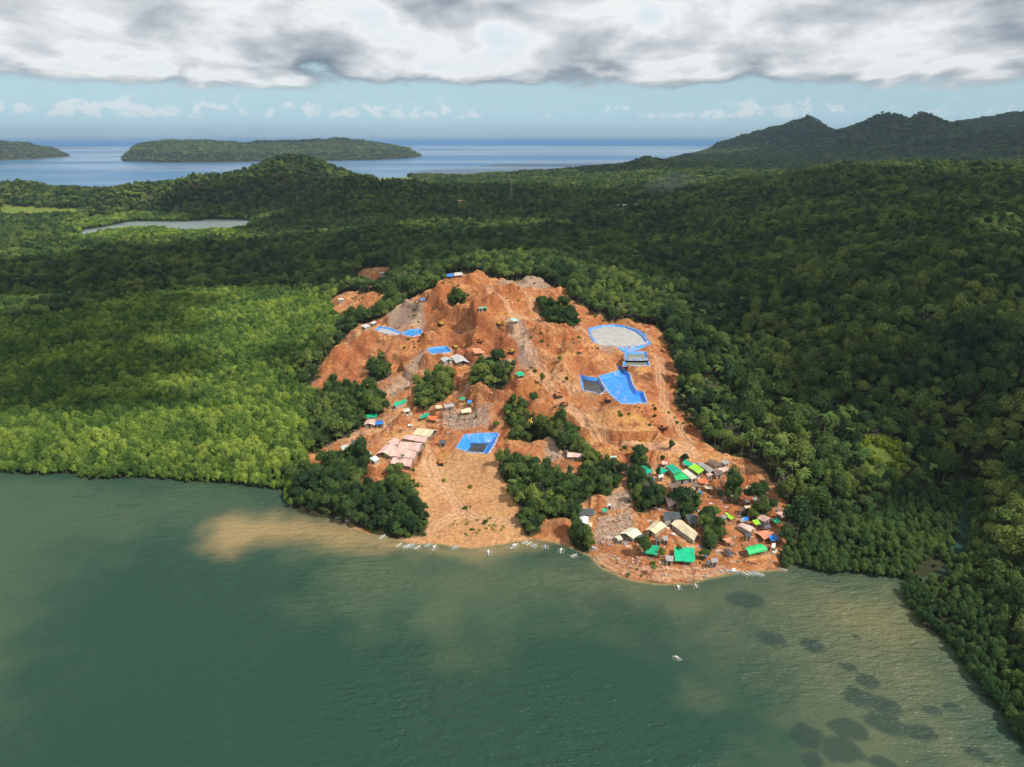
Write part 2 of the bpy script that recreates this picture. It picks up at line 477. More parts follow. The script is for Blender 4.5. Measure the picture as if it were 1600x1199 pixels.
track_px = [[(672, 718), (676, 745), (700, 765), (716, 790), (716, 800), (690, 818), (660, 832), (640, 842)], [(716, 800), (760, 812), (800, 818), (830, 812)], [(800, 560), (840, 590), (880, 630), (930, 670), (960, 690), (1080, 700)],
            [(795, 505), (840, 560), (900, 610)], [(780, 445), (830, 470), (850, 505), (925, 508)], [(600, 622), (640, 590), (675, 555)], [(990, 730), (978, 760), (950, 775), (900, 785)],
            [(760, 460), (800, 490), (870, 505), (915, 512)], [(1030, 560), (1038, 640), (1080, 690)], [(650, 500), (600, 515), (540, 545)], [(860, 610), (900, 650), (960, 690), (1030, 700), (1090, 712)],
            [(480, 700), (540, 685), (600, 668), (640, 645)], [(940, 870), (1000, 895), (1070, 900), (1130, 890)]]
bare = [pxpoly(p) for p in bare_px]
veg = [pxpoly(p, 4.0) for p in veg_px]      # canopy outlines, so cast at canopy height
sand = [pxpoly(p) for p in sand_px]
grey = [pxpoly(p) for p in grey_px]
grassz = [pxpoly(p) for p in grass_px]
redz = [pxpoly(p) for p in red_px]
tracks = [pxline(p) for p in track_px]


def zone(x, y, polys, soft=3.0, nz=3.0, seed=3):
    d = np.full(x.shape, -120.0)
    for p in polys:
        d = np.maximum(d, sdf(x, y, p))
    r = np.hypot(x, y)
    k = np.clip(r / 400, 0.6, 6)
    return sstep(-soft * k, soft * k, d + fbm(x, y, 9, 3, seed) * nz * k)


def bare_mask(x, y):
    b = zone(x, y, bare, 1.5, 4.0, 21)
    vmask = zone(x, y, veg, 1.5, 3.0, 22)
    return b * (1 - vmask)


# ponds: rim outline in the picture, level of the rim (found from the ground), depth, fill
ponds = [
    dict(c='K', rim=[(885, 455), (960, 438), (1040, 432), (1110, 440), (1180, 468), (1222, 505), (1245, 535), (1225, 552), (1150, 562), (1060, 566), (935, 566), (912, 530), (888, 480)], inset=0.90, depth=2.0, fill=0.35, fc='grey', up=1.6, zf=32.8, apron=2.4,
         label='large tailings pond filled with flat grey slurry and edged with blue liner'),
    dict(c='K', rim=[(1108, 602), (1240, 600), (1248, 641), (1106, 641)], inset=0.72, depth=1.6, fill=0.5, fc='olive', up=0.6, zf=30.2, label='small lined basin nearer the large grey pond, uphill one of a blue pair'),
    dict(c='K', rim=[(1104, 645), (1250, 645), (1258, 686), (1096, 682)], inset=0.72, depth=1.6, fill=0.5, fc='olive', up=0.6, zf=28.7, label='small lined basin downhill of its blue twin, above the big blue pit'),
    dict(c='K', rim=[(945, 752), (1010, 735), (1072, 718), (1058, 692), (1088, 692), (1135, 738), (1158, 815), (1180, 846), (1218, 850), (1245, 918), (1160, 924), (1080, 922), (1030, 880), (985, 835)], inset=0.92, depth=1.8, fill=None, fc='dark', up=0.3, zf=25.2,
         label='big empty leach pit lined with bright blue tarpaulin on the bare hillside'),
    dict(c='K', rim=[(825, 745), (880, 758), (945, 765), (992, 835), (950, 866), (905, 850), (850, 842), (836, 815)], inset=0.88, depth=1.4, fill=0.22, fc='dark', up=0.3, zf=24.9,
         label='blue lined pit with dark puddles left of the big empty pit'),
    dict(c='N', rim=[(440, 600), (515, 478), (600, 470), (790, 462), (835, 465), (795, 560), (730, 652), (560, 640)], inset=0.66, depth=3.2, fill=0.12, fc='dark', up=0.4,
         label='blue lined pit with a black puddle below the rubble bench'),
    dict(c='U', rim=[(235, 900), (330, 882), (500, 868), (560, 940), (420, 965), (290, 970)], inset=0.8, depth=1.6, fill=0.5, fc='blue', up=0.5,
         label='small blue lined tank beside the two grey roofs'),
    dict(c='F', rim=[(1015, 640), (1060, 615), (1160, 610), (1170, 650), (1090, 672), (1010, 655)], inset=0.78, depth=1.5, fill=0.5, fc='blue', up=0.4,
         label='small blue lined tank on the upper left terrace of the mine'),
    dict(c='F', rim=[(780, 625), (810, 590), (900, 600), (1000, 640), (990, 660), (880, 650)], inset=0.7, depth=1.2, fill=0.5, fc='grey', up=0.3,
         label='narrow pale lined trench on the left terrace of the mine'),
]
for P in ponds:
    pts = cp(P['c'], P['rim'])
    g = cast(pts)
    cx = sum(p[0] for p in g) / len(g); cy = sum(p[1] for p in g) / len(g)
    hs = h_raw(np.array([p[0] for p in g]), np.array([p[1] for p in g]))[0]
    P['z'] = float(np.percentile(hs, 40)) + P['up']
    if 'zf' in P: P['z'] = P['zf']
    P['w'] = [tuple(at_z(px, py, P['z'])) for px, py in pts]

# local knolls, heaps and cuts of the diggings: crop, x, y, radius m, height m
bumps = [('K', 130, 130, 20, 1.2), ('K', 300, 240, 14, 3), ('K', 250, 330, 10, 3), ('K', 60, 400, 12, 4), ('K', 170, 430, 11, 4), ('K', 100, 480, 8, -4), ('K', 250, 500, 9, -5), ('K', 60, 520, 7, -3), ('K', 330, 330, 9, 3),
         ('K', 420, 250, 9, 3), ('K', 620, 490, 13, 3.5), ('K', 690, 570, 6, -3), ('K', 740, 500, 8, 3), ('K', 480, 640, 10, -3), ('K', 620, 690, 8, -3), ('K', 430, 820, 9, 3), ('K', 980, 1130, 5, -2.5), ('K', 940, 930, 9, 2), ('K', 1150, 1080, 10, -2),
         ('K', 1290, 780, 7, 1.5), ('K', 880, 700, 9, -2), ('K', 560, 180, 12, 3), ('K', 700, 240, 11, 3), ('F', 1250, 420, 10, 5), ('F', 1350, 350, 9, 4), ('F', 1300, 520, 6, -4), ('F', 1450, 560, 7, -3), ('F', 1000, 480, 11, 3), ('F', 620, 720, 12, 3.5), ('F', 760, 690, 10, 3),
         ('F', 450, 860, 10, 3), ('F', 1230, 930, 8, 5), ('F', 1060, 800, 9, -3), ('F', 960, 900, 12, -2.5), ('N', 820, 760, 10, 1.5), ('N', 330, 690, 7, -2.5), ('N', 160, 690, 8, 2.5), ('N', 1150, 430, 10, -4), ('N', 980, 30, 8, 3), ('N', 660, 150, 9, 3.5), ('N', 850, 230, 8, 3),
         ('N', 700, 830, 9, 1.0), ('L', 830, 750, 7, 3.5), ('L', 270, 660, 8, 2.0), ('M', 570, 900, 6, 3), ('M', 650, 290, 6, 3.0), ('M', 900, 620, 7, 1.5), ('V', 1040, 850, 6, 1.5), ('V', 860, 420, 7, 2), ('C', 620, 480, 10, 0.8), ('L', 650, 450, 7, -1.5), ('L', 1000, 340, 6, 2.5), ('U', 900, 480, 7, 2.5), ('U', 1150, 720, 5, -4), ('U', 520, 560, 5, -3), ('U', 680, 590, 4.5, 3.5), ('U', 860, 590, 5, 3.5), ('U', 330, 330, 5, -3)]
bw = cast([cp(c, [(x, y)])[0] for c, x, y, r, h in bumps])

# ------------------------------------------------------------------ terrain grid (denser where the mine is)
def lin(a, b, st):
    return np.linspace(a, b, max(2, int(round((b - a) / st)) + 1))


lr_ax = np.concatenate([lin(math.log(95), math.log(225), .012)[:-1], lin(math.log(225), math.log(640), .0022)[:-1], lin(math.log(640), math.log(1500), .006)[:-1], lin(math.log(1500), math.log(9500), .009)])
TH0, TH1 = R_(-52), R_(50)
th_ax = np.concatenate([lin(TH0, R_(-19), .005)[:-1], lin(R_(-19), R_(22.5), .0022)[:-1], lin(R_(22.5), TH1, .005)])
TT, LL = np.meshgrid(th_ax, lr_ax)
GX = np.sin(TT) * np.exp(LL); GY = np.cos(TT) * np.exp(LL)
gx, gy = GX.ravel(), GY.ravel()
H0, CD = h_raw(gx, gy)
rg = np.hypot(gx, gy)
BM = bare_mask(gx, gy)
VM = zone(gx, gy, veg, 1.5, 3.0, 22) * (rg < 900)
SM = zone(gx, gy, sand, 2, 3, 31); GM = zone(gx, gy, grey, 2, 3, 32); GRM = zone(gx, gy, grassz, 2, 3, 33); GRC = zone(gx, gy, [g_ for i_, g_ in enumerate(grassz) if i_ != 1], 2, 3, 33); RM = zone(gx, gy, redz, 5, 5, 34)
H = H0.copy()
# terraces and gullies cut in the bare hill
k = (BM > 0.01) & (rg < 760) & (CD > 0)
x_, y_, b_ = gx[k], gy[k], BM[k] * (1 - 0.75 * SM[k]) * sstep(0, 25, CD[k])
h_ = H[k]
hw = h_ + fbm(x_, y_, 30, 3, 41) * 3.0
st = 6.0
fr = hw / st - np.floor(hw / st)
ter = (sstep(0.66, 0.98, fr) - fr) * st
slope_amp = sstep(6, 20, h_)
h_ = h_ + ter * 0.95 * b_ * slope_amp * (0.4 + 0.6 * sstep(-0.2, 0.3, fbm(x_, y_, 45, 2, 43)))
wx = x_ + fbm(x_, y_, 14, 2, 51) * 6; wy = y_ + fbm(x_, y_, 14, 2, 52) * 6
h_ = h_ + b_ * (fbm(wx, wy, 19, 4, 44, True) * 3.3 * (0.35 + 0.65 * slope_amp) + fbm(wx * 1.8, wy * .7, 6.0, 3, 45, True) * 1.0 + fbm(x_, y_, 2.2, 2, 46) * 0.2)
H[k] = h_
for (bx, by), (_, _, _, br, bh) in zip(bw, bumps):
    dd = ((gx - bx) ** 2 + (gy - by) ** 2) / (br * br)
    m = dd < 6
    q = np.exp(-dd[m] * 1.6)
    q = q * (1 + 0.5 * fbm(gx[m], gy[m], 6, 3, 61))
    H[m] += bh * (2.0 if by > 300 else 1.5) * np.clip(q, 0, 1.2) * sstep(0, 12, CD[m])
# wheel tracks
TR = np.zeros_like(H)
for tr in tracks:
    t_ = np.asarray(tr)
    m = (gx > t_[:, 0].min() - 12) & (gx < t_[:, 0].max() + 12) & (gy > t_[:, 1].min() - 12) & (gy < t_[:, 1].max() + 12)
    d = segdist(gx[m] + fbm(gx[m], gy[m], 11, 2, 71) * 1.8, gy[m] + fbm(gx[m], gy[m], 11, 2, 72) * 1.8, tr, False)
    TR[m] = np.maximum(TR[m], sstep(4.2, 2.0, d) * (0.6 + 0.4 * np.cos(d * 3.0)))
    H[m] -= 0.5 * sstep(4.0, 1.5, d) * (0.55 + 0.45 * np.cos(d * 3.0)) * (CD[m] > 3)
# ponds and their banks
PD = [sdf(gx, gy, np.array(P['w'])) for P in ponds]
for i_, P in enumerate(ponds):
    d = PD[i_]
    oth = np.max([PD[j_] for j_ in range(len(ponds)) if j_ != i_], axis=0)
    m = (d > -16) & (d < 0) & (oth < -1.0)
    o_ = -d[m] - 1.0
    z = P['z'] - 0.15
    H[m] = np.clip(H[m], z - np.maximum(o_, 0) * 0.55, z + np.maximum(o_, 0) * 0.8)
for i_, P in enumerate(ponds):
    d = PD[i_]; m = d >= 0
    H[m] = P['z'] - 0.4 - (P['depth'] + 0.9) * sstep(0.0, 1.3, d[m])
H = np.where(CD > 0, np.maximum(H, 0.06 + np.minimum(CD, 3) * 0.05), H)
HG = np.ascontiguousarray(H.reshape(TT.shape))


def gridv(G, x, y):
    x = np.atleast_1d(np.asarray(x, float)); y = np.atleast_1d(np.asarray(y, float))
    th, lr = polar(x, y)
    i = np.clip(np.searchsorted(th_ax, th) - 1, 0, len(th_ax) - 2)
    j = np.clip(np.searchsorted(lr_ax, lr) - 1, 0, len(lr_ax) - 2)
    a = np.clip((th - th_ax[i]) / (th_ax[i + 1] - th_ax[i]), 0, 1); b = np.clip((lr - lr_ax[j]) / (lr_ax[j + 1] - lr_ax[j]), 0, 1)
    return (G[j, i] * (1 - a) + G[j, i + 1] * a) * (1 - b) + (G[j + 1, i] * (1 - a) + G[j + 1, i + 1] * a) * b


def ground(x, y):
    return gridv(HG, x, y)


def g1(x, y):
    return float(ground(x, y)[0])


CDG = CD.reshape(TT.shape)
BMG = BM.reshape(TT.shape)
VMG = VM.reshape(TT.shape)


def place(px, py, off=0.0):
    return cast([(px, py)], off, ground)[0]


def grid_mesh(name, X, Y, Zv, wrap=False):
    nr, nc = X.shape
    me = bpy.data.meshes.new(name)
    co = np.stack([X.ravel(), Y.ravel(), Zv.ravel()], 1).astype(np.float32)
    me.vertices.add(len(co)); me.vertices.foreach_set('co', co.ravel())
    j, i = np.meshgrid(np.arange(nr - 1), np.arange(nc - 1), indexing='ij')
    a_ = (j * nc + i).ravel()
    f = np.stack([a_, a_ + nc, a_ + nc + 1, a_ + 1], 1).astype(np.int32)[:, ::-1]
    nf = len(f)
    me.loops.add(nf * 4); me.loops.foreach_set('vertex_index', np.ascontiguousarray(f).ravel())
    me.polygons.add(nf)
    me.polygons.foreach_set('loop_start', np.arange(nf, dtype=np.int32) * 4)
    me.polygons.foreach_set('loop_total', np.full(nf, 4, dtype=np.int32))
    me.polygons.foreach_set('use_smooth', np.ones(nf, bool))
    me.update(); me.validate()
    return me


def add_attr(me, name, r, g, b):
    at = me.attributes.new(name, 'FLOAT_COLOR', 'POINT')
    arr = np.stack([r, g, b, np.ones_like(r)], 1).astype(np.float32)
    at.data.foreach_set('color', arr.ravel())


def setp(o, label=None, cat=None, group=None, kind=None):
    if label: o['label'] = label
    if cat: o['category'] = cat
    if group: o['group'] = group
    if kind: o['kind'] = kind
    return o


# ------------------------------------------------------------------ ground material
def new_mat(name):
    m = bpy.data.materials.new(name)
    m.use_nodes = True
    return m, NT(m.node_tree)


def ground_material():
    m, t = new_mat('earth and forest floor')
    g = t.n('ShaderNodeNewGeometry')
    P = g.outputs['Position']
    za = t.n('ShaderNodeAttribute', attribute_name='zone_a'); sa = t.n('ShaderNodeSeparateColor'); t.l(za.outputs[0], sa.inputs[0])
    zb = t.n('ShaderNodeAttribute', attribute_name='zone_b'); sb = t.n('ShaderNodeSeparateColor'); t.l(zb.outputs[0], sb.inputs[0])
    nA = t.noise(P, 0.045, 4, 0.6, 0.6)
    nB = t.noise(P, 0.16, 5, 0.65, 0.5)
    nC = t.noise(P, 0.7, 5, 0.6, 0.6)
    nD = t.noise(P, 3.5, 2, 0.6)
    floor_ = t.mix(nB, (0.018, 0.024, 0.010), (0.055, 0.05, 0.024))
    ora = t.mix(t.ss(nA, 0.36, 0.64), (0.45, 0.165, 0.060), (0.60, 0.315, 0.135))
    ora = t.mix(t.ss(nB, 0.50, 0.64, 0.0, 0.8), ora, (0.27, 0.088, 0.042))
    nE = t.noise(P, 0.09, 4, 0.6, 0.8)
    ora = t.mix(t.ss(nE, 0.56, 0.66, 0.0, 0.7), ora, (0.58, 0.30, 0.075))
    ora = t.mix(t.ss(nE, 0.42, 0.34, 0.0, 0.6), ora, (0.34, 0.20, 0.13))
    ora = t.mix(t.ss(nB, 0.42, 0.30, 0.0, 0.8), ora, (0.55, 0.34, 0.19))
    ora = t.mix(t.math('MULTIPLY', sb.outputs[2], 0.65), ora, (0.36, 0.115, 0.045))
    ora = t.mix(t.math('MULTIPLY', sa.outputs[2], 0.6), ora, t.mix(nB, (0.56, 0.29, 0.12), (0.55, 0.33, 0.17)))
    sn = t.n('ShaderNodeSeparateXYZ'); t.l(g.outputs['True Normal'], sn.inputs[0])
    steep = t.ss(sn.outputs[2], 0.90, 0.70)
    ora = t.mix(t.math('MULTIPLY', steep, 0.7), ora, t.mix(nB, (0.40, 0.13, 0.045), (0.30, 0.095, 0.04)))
    gr = t.mix(nC, (0.23, 0.17, 0.13), (0.46, 0.38, 0.31))
    ora = t.mix(t.math('MULTIPLY', sa.outputs[1], 0.72), ora, gr)
    ora = t.mix(t.math('MULTIPLY', sb.outputs[1], 0.8), ora, (0.60, 0.37, 0.22))
    var = t.ss(nC, 0.25, 0.75, 0.58, 1.14)
    vv = t.n('ShaderNodeVectorMath', operation='SCALE'); t.l(ora, vv.inputs[0]); t.l(t.math('MULTIPLY', var, t.ss(nD, 0.2, 0.8, 0.82, 1.15)), vv.inputs[3])
    grassc = t.mix(nC, (0.085, 0.13, 0.02), (0.20, 0.25, 0.045))
    c = t.mix(sa.outputs[0], floor_, vv.outputs[0])
    gm = t.math('MULTIPLY', sb.outputs[0], t.ss(nC, 0.3, 0.5, 0.35, 1.0))
    c = t.mix(gm, c, grassc)
    b = t.n('ShaderNodeBsdfPrincipled')
    t.l(c, b.inputs['Base Color']); b.inputs['Roughness'].default_value = 0.95
    b.inputs['Specular IOR Level'].default_value = 0.15
    bm = t.n('ShaderNodeBump'); bm.inputs['Strength'].default_value = 0.8; bm.inputs['Distance'].default_value = 0.8
    hh = t.math('ADD', t.math('MULTIPLY', nC, 1.0), t.math('MULTIPLY', nD, 0.35))
    t.l(hh, bm.inputs['Height']); t.l(bm.outputs[0], b.inputs['Normal'])
    o = t.n('ShaderNodeOutputMaterial'); t.l(b.outputs[0], o.inputs[0])
    return m


tme = grid_mesh('terrain', GX, GY, HG)
add_attr(tme, 'zone_a', BM, GM, SM)
add_attr(tme, 'zone_b', GRC, TR, RM)
tme.materials.append(ground_material())
terrain = bpy.data.objects.new('terrain', tme)
COL.objects.link(terrain)
setp(terrain, 'orange stripped mine hill, forest floor, hills and islands', None, None, 'structure')

# ------------------------------------------------------------------ water
wl = np.concatenate([lin(math.log(20), math.log(140), .05)[:-1], lin(math.log(140), math.log(420), .0045)[:-1], lin(math.log(420), math.log(3000), .03)[:-1], lin(math.log(3000), math.log(120000), .08)])
wt = np.concatenate([lin(R_(-180), R_(-45), .05)[:-1], lin(R_(-45), R_(45), .0045)[:-1], lin(R_(45), R_(180), .05)])
WT, WL = np.meshgrid(wt, wl)
WX = np.sin(WT) * np.exp(WL); WY = np.cos(WT) * np.exp(WL)
wx_, wy_ = WX.ravel(), WY.ravel()
near = np.hypot(wx_, wy_) < 2600
wd = np.full(wx_.shape, 900.0)
wd[near] = -coast_sd(wx_[near], wy_[near])
zz = lambda pts: [tuple(at_z(px, py, 0)) for px, py in pts]
plume = zz([(330, 822), (345, 812), (400, 808), (470, 806), (540, 815), (580, 835), (640, 852), (720, 862), (800, 850), (830, 846), (800, 858), (700, 868), (640, 862), (590, 852), (500, 850), (420, 852), (360, 858), (335, 845)])
green_sh = zz([(480, 850), (640, 858), (760, 864), (900, 866), (960, 905), (1010, 920), (940, 940), (820, 960), (700, 990), (600, 960), (520, 920), (470, 880)])
right_sh = zz([(960, 905), (1080, 915), (1220, 893), (1425, 912), (1425, 950), (1500, 1015), (1560, 1110), (1640, 1230), (1300, 1300), (1230, 1150), (1180, 1060), (1120, 1000), (1050, 960)])
left_sh = zz([(-300, 735), (300, 750), (450, 765), (470, 805), (380, 825), (300, 830), (150, 850), (60, 960), (0, 1100), (-300, 1200)])  # shallow shore tint, carried further left as painted pale sky reflection
olive = zz([(1280, 920), (1420, 930), (1460, 1000), (1430, 1040), (1370, 1030), (1330, 980), (1260, 950)])
def soft(x, y, polys, s, seed):
    d = np.full(x.shape, -200.0)
    for p in polys:
        d = np.maximum(d, sdf(x, y, p))
    return sstep(-s, s, d + fbm(x, y, 14, 4, seed) * s * 0.8)


pl = soft(wx_, wy_, [plume], 9, 81) * 0.62
pl = np.maximum(pl, sstep(2.2, 0.0, wd) * soft(wx_, wy_, [zz([(560, 820), (700, 840), (1240, 860), (1240, 930), (900, 930), (560, 880)])], 3, 82) * 0.8)
tb = np.maximum(soft(wx_, wy_, [green_sh], 24, 83) * 0.75, soft(wx_, wy_, [left_sh], 26, 84) * 0.5)
sh = soft(wx_, wy_, [right_sh], 30, 85)
ol = soft(wx_, wy_, [olive], 16, 86)
# beds of dark seagrass: pixel centre, radii in metres
beds = [(1165, 938, 6.5, 3.0, -8), (1205, 998, 4.6, 2.4, -20), (1270, 1010, 4.0, 2.2, -25), (1323, 1041, 2.8, 1.2, -25), (1357, 1065, 3.4, 2.0, -20), (1343, 1090, 5, 2.6, -25), (1382, 1103, 5, 2.6, -25),
        (1385, 1132, 6, 2.6, -25), (1437, 1145, 5.2, 2.0, -12), (1328, 1141, 5.4, 2.6, -15), (1260, 1152, 4.0, 3.2, -40), (1315, 1172, 6.0, 3.0, -15), (1455, 1109, 2.6, 1.4, -20), (1486, 1105, 2.4, 1.2, -15), (1270, 1188, 3.0, 1.8, 0), (1378, 1192, 3.2, 1.6, -20), (1530, 1180, 3.6, 1.2, -30), (1337, 994, 1.6, .6, -20),
        (250, 762, 5, 1.2, 0), (300, 771, 4, 1.2, 5), (345, 775, 4, 1.0, 0), (415, 780, 5, 1.0, 0), (350, 805, 7, 1.6, 4), (440, 793, 5, 2.2, -10), (130, 776, 5, 1.3, 0), (200, 790, 6, 1.3, 0), (420, 835, 5, .8, 0), (890, 888, 8, 2.6, -5), (860, 885, 6, 1.8, 0), (935, 900, 5, 2, -20), (950, 938, 9, 5, 0), (1010, 1005, 9, 4, -10)]
bd = np.zeros_like(wx_)
nk = np.hypot(wx_, wy_) < 420
for k_, (px, py, a_, b2, ro) in enumerate(beds):
    cx, cy = at_z(px, py, 0)
    c_, s_ = math.cos(R_(ro)), math.sin(R_(ro))
    dx, dy = wx_[nk] - cx, wy_[nk] - cy
    q = np.sqrt(((dx * c_ + dy * s_) / a_) ** 2 + ((-dx * s_ + dy * c_) / (b2 * 1.5)) ** 2) + fbm(wx_[nk], wy_[nk], 2.6, 3, 90 + k_ % 5) * 0.28
    amp = 0.9 if k_ < 18 else (0.4 if k_ < 27 else 0.28)
    bd[nk] = np.maximum(bd[nk], sstep(1.12, 0.8, q) * amp)
wme = grid_mesh('water', WX, WY, np.zeros_like(WX))
add_attr(wme, 'tint_a', pl, tb, sh)
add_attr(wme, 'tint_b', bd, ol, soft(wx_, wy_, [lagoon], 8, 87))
m, t = new_mat('sea water')
g = t.n('ShaderNodeNewGeometry'); P_ = g.outputs['Position']
za = t.n('ShaderNodeAttribute', attribute_name='tint_a'); sa = t.n('ShaderNodeSeparateColor'); t.l(za.outputs[0], sa.inputs[0])
zb = t.n('ShaderNodeAttribute', attribute_name='tint_b'); sb = t.n('ShaderNodeSeparateColor'); t.l(zb.outputs[0], sb.inputs[0])
ln = t.n('ShaderNodeVectorMath', operation='LENGTH'); t.l(P_, ln.inputs[0])
dist = ln.outputs['Value']
nl = t.noise(P_, 0.012, 4, 0.55, 0.5)
nm = t.noise(P_, 0.05, 4, 0.55, 0.5)
deep = t.mix(nl, (0.013, 0.046, 0.033), (0.030, 0.070, 0.045))
deep = t.mix(t.math('MULTIPLY', sa.outputs[1], 0.85), deep, t.mix(nm, (0.080, 0.112, 0.056), (0.108, 0.136, 0.078)))
deep = t.mix(t.math('MULTIPLY', sa.outputs[2], 0.85), deep, t.mix(nm, (0.078, 0.100, 0.056), (0.118, 0.130, 0.076)))
deep = t.mix(t.math('MULTIPLY', sb.outputs[1], 0.6), deep, (0.16, 0.15, 0.07))
deep = t.mix(t.math('MULTIPLY', sb.outputs[0], 0.85), deep, (0.026, 0.046, 0.038))
deep = t.mix(sa.outputs[0], deep, t.mix(nm, (0.46, 0.29, 0.13), (0.36, 0.26, 0.12)))
deep = t.mix(sb.outputs[2], deep, (0.26, 0.31, 0.30))  # pale lagoon colour paints in the bright sky it would reflect
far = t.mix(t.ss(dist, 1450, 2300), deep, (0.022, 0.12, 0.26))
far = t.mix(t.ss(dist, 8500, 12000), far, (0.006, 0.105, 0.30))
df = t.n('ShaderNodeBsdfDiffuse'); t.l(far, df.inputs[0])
gl = t.n('ShaderNodeBsdfGlossy'); gl.inputs['Roughness'].default_value = 0.2; gl.inputs[0].default_value = (0.9, 0.95, 1, 1)
mp = t.n('ShaderNodeMapping'); mp.inputs['Rotation'].default_value = (0, 0, R_(-14)); mp.inputs['Scale'].default_value = (0.42, 1.0, 1.0)
t.l(P_, mp.inputs[0])
w1 = t.noise(mp.outputs[0], 0.42, 3, 0.55, 0.4)
w2 = t.noise(mp.outputs[0], 1.5, 2, 0.6, 0.2)
wh = t.math('ADD', w1, t.math('MULTIPLY', w2, 0.35))
bmp = t.n('ShaderNodeBump'); bmp.inputs['Distance'].default_value = 1.7
t.l(t.math('MULTIPLY', t.ss(dist, 520, 220, 0.03, 1.0), t.ss(nl, 0.3, 0.6, 0.35, 1.0)), bmp.inputs['Strength'])
t.l(wh, bmp.inputs['Height']); t.l(bmp.outputs[0], gl.inputs['Normal']); t.l(bmp.outputs[0], df.inputs['Normal'])
fr_ = t.n('ShaderNodeFresnel'); fr_.inputs[0].default_value = 1.33; t.l(bmp.outputs[0], fr_.inputs['Normal'])
mpf = t.n('ShaderNodeMapping'); mpf.inputs['Scale'].default_value = (0.25, 1.0, 1.0); t.l(P_, mpf.inputs[0])
calm = t.ss(t.noise(mpf.outputs[0], 0.0011, 4, 0.5, 0.3), 0.40, 0.58, 0.32, 0.66)
calm = t.math('MULTIPLY', calm, t.ss(dist, 12500, 8500, 0.06, 1.0))
calm = t.math('MAXIMUM', calm, t.math('MULTIPLY', t.ss(dist, 700, 1000), t.ss(dist, 1900, 1500)))
ff = t.math('MULTIPLY', fr_.outputs[0], calm)
ms = t.n('ShaderNodeMixShader'); t.l(ff, ms.inputs[0]); t.l(df.outputs[0], ms.inputs[1]); t.l(gl.outputs[0], ms.inputs[2])
o = t.n('ShaderNodeOutputMaterial'); t.l(ms.outputs[0], o.inputs[0])
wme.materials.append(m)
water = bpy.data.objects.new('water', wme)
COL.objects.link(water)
setp(water, 'green turbid bay water with sediment plume and blue open sea', None, None, 'structure')

# ------------------------------------------------------------------ clouds overhead that shade the land (their shadows lie where the photograph has them)
m, t = new_mat('cloud')
g = t.n('ShaderNodeNewGeometry')
dfc = t.n('ShaderNodeBsdfDiffuse'); dfc.inputs[0].default_value = (0.9, 0.9, 0.9, 1)
trl = t.n('ShaderNodeBsdfTranslucent'); trl.inputs[0].default_value = (0.8, 0.82, 0.85, 1)
tr = t.n('ShaderNodeBsdfTransparent')
m1 = t.n('ShaderNodeMixShader'); m1.inputs[0].default_value = 0.5; t.l(dfc.outputs[0], m1.inputs[1]); t.l(trl.outputs[0], m1.inputs[2])
m2 = t.n('ShaderNodeMixShader'); t.l(t.ss(t.noise(g.outputs['Position'], 0.012, 4, 0.6), 0.36, 0.58, 0.62, 0.97), m2.inputs[0]); t.l(tr.outputs[0], m2.inputs[1]); t.l(m1.outputs[0], m2.inputs[2])
o = t.n('ShaderNodeOutputMaterial'); t.l(m2.outputs[0], o.inputs[0])
cloud_mat = m
import bmesh
CLOUDZ = 1500.0


def cloud(spots, label):
    """spots: (px, py, ground height, radius across m, radius along m)"""
    vs, fs = [], []
    bm = bmesh.new()
    bmesh.ops.create_icosphere(bm, subdivisions=4, radius=1.0)
    V = np.array([v.co[:] for v in bm.verts]); F = [[v.index for v in f.verts] for f in bm.faces]
    bm.free()
    cx = cy = 0
    allv = []
    for k_, (px, py, gz, ra, rb) in enumerate(spots):
        gp = at_z(px, py, gz)
        tt = (CLOUDZ - gz) / sdir[2]
        c = np.array([gp[0] + sdir[0] * tt, gp[1] + sdir[1] * tt, CLOUDZ])
        d = 1 + 0.30 * fbm(V[:, 0] * 10 + k_ * 31, V[:, 1] * 10 + V[:, 2] * 7, 6.0, 4, 100 + k_)
        vv_ = V * d[:, None] * np.array([ra, rb, min(ra, rb) * 0.28])[None]
        vv_[:, 2] = np.where(vv_[:, 2] < 0, vv_[:, 2] * 0.3, vv_[:, 2])
        off = len(vs)
        vs.extend((vv_ + c[None]).tolist())
        fs.extend([[i + off for i in f] for f in F])
    me = bpy.data.meshes.new('cloud'); me.from_pydata(vs, [], fs); me.materials.append(cloud_mat)
    ob = bpy.data.objects.new('cloud', me); COL.objects.link(ob)
    setp(ob, label, None, None, 'structure')


cloud([(20, 560, 2, 95, 60), (120, 520, 2, 95, 55), (20, 625, 2, 75, 34), (190, 580, 2, 60, 32), (190, 632, 2, 40, 10), (440, 560, 8, 22, 14), (210, 480, 3, 80, 34), (60, 440, 6, 220, 90), (280, 425, 8, 190, 60)], 'grey cumulus cloud shading the mangroves')
cloud([(600, 400, 30, 200, 80), (860, 380, 38, 210, 110), (700, 320, 40, 340, 210), (420, 395, 15, 240, 100), (1060, 400, 40, 140, 120), (960, 320, 45, 330, 230)], 'broad grey cloud shading the forest behind the mine')
cloud([(1330, 580, 30, 60, 40), (1500, 560, 40, 90, 60), (1590, 700, 18, 60, 45), (1480, 430, 58, 170, 80), (1240, 420, 45, 120, 90), (1350, 310, 80, 330, 200), (1480, 780, 4, 45, 18), (1180, 520, 30, 40, 30)], 'ragged grey cloud shading the hillside forest')
cloud([(1350, 228, 100, 1500, 700), (1230, 222, 120, 1300, 1200), (1420, 185, 250, 1300, 900), (1560, 225, 100, 1200, 600), (420, 262, 90, 200, 120)], 'wide cloud shading the far mountains')
cloud([(400, 234, 40, 700, 420), (60, 226, 40, 700, 500)], 'wide cloud shading the islands')

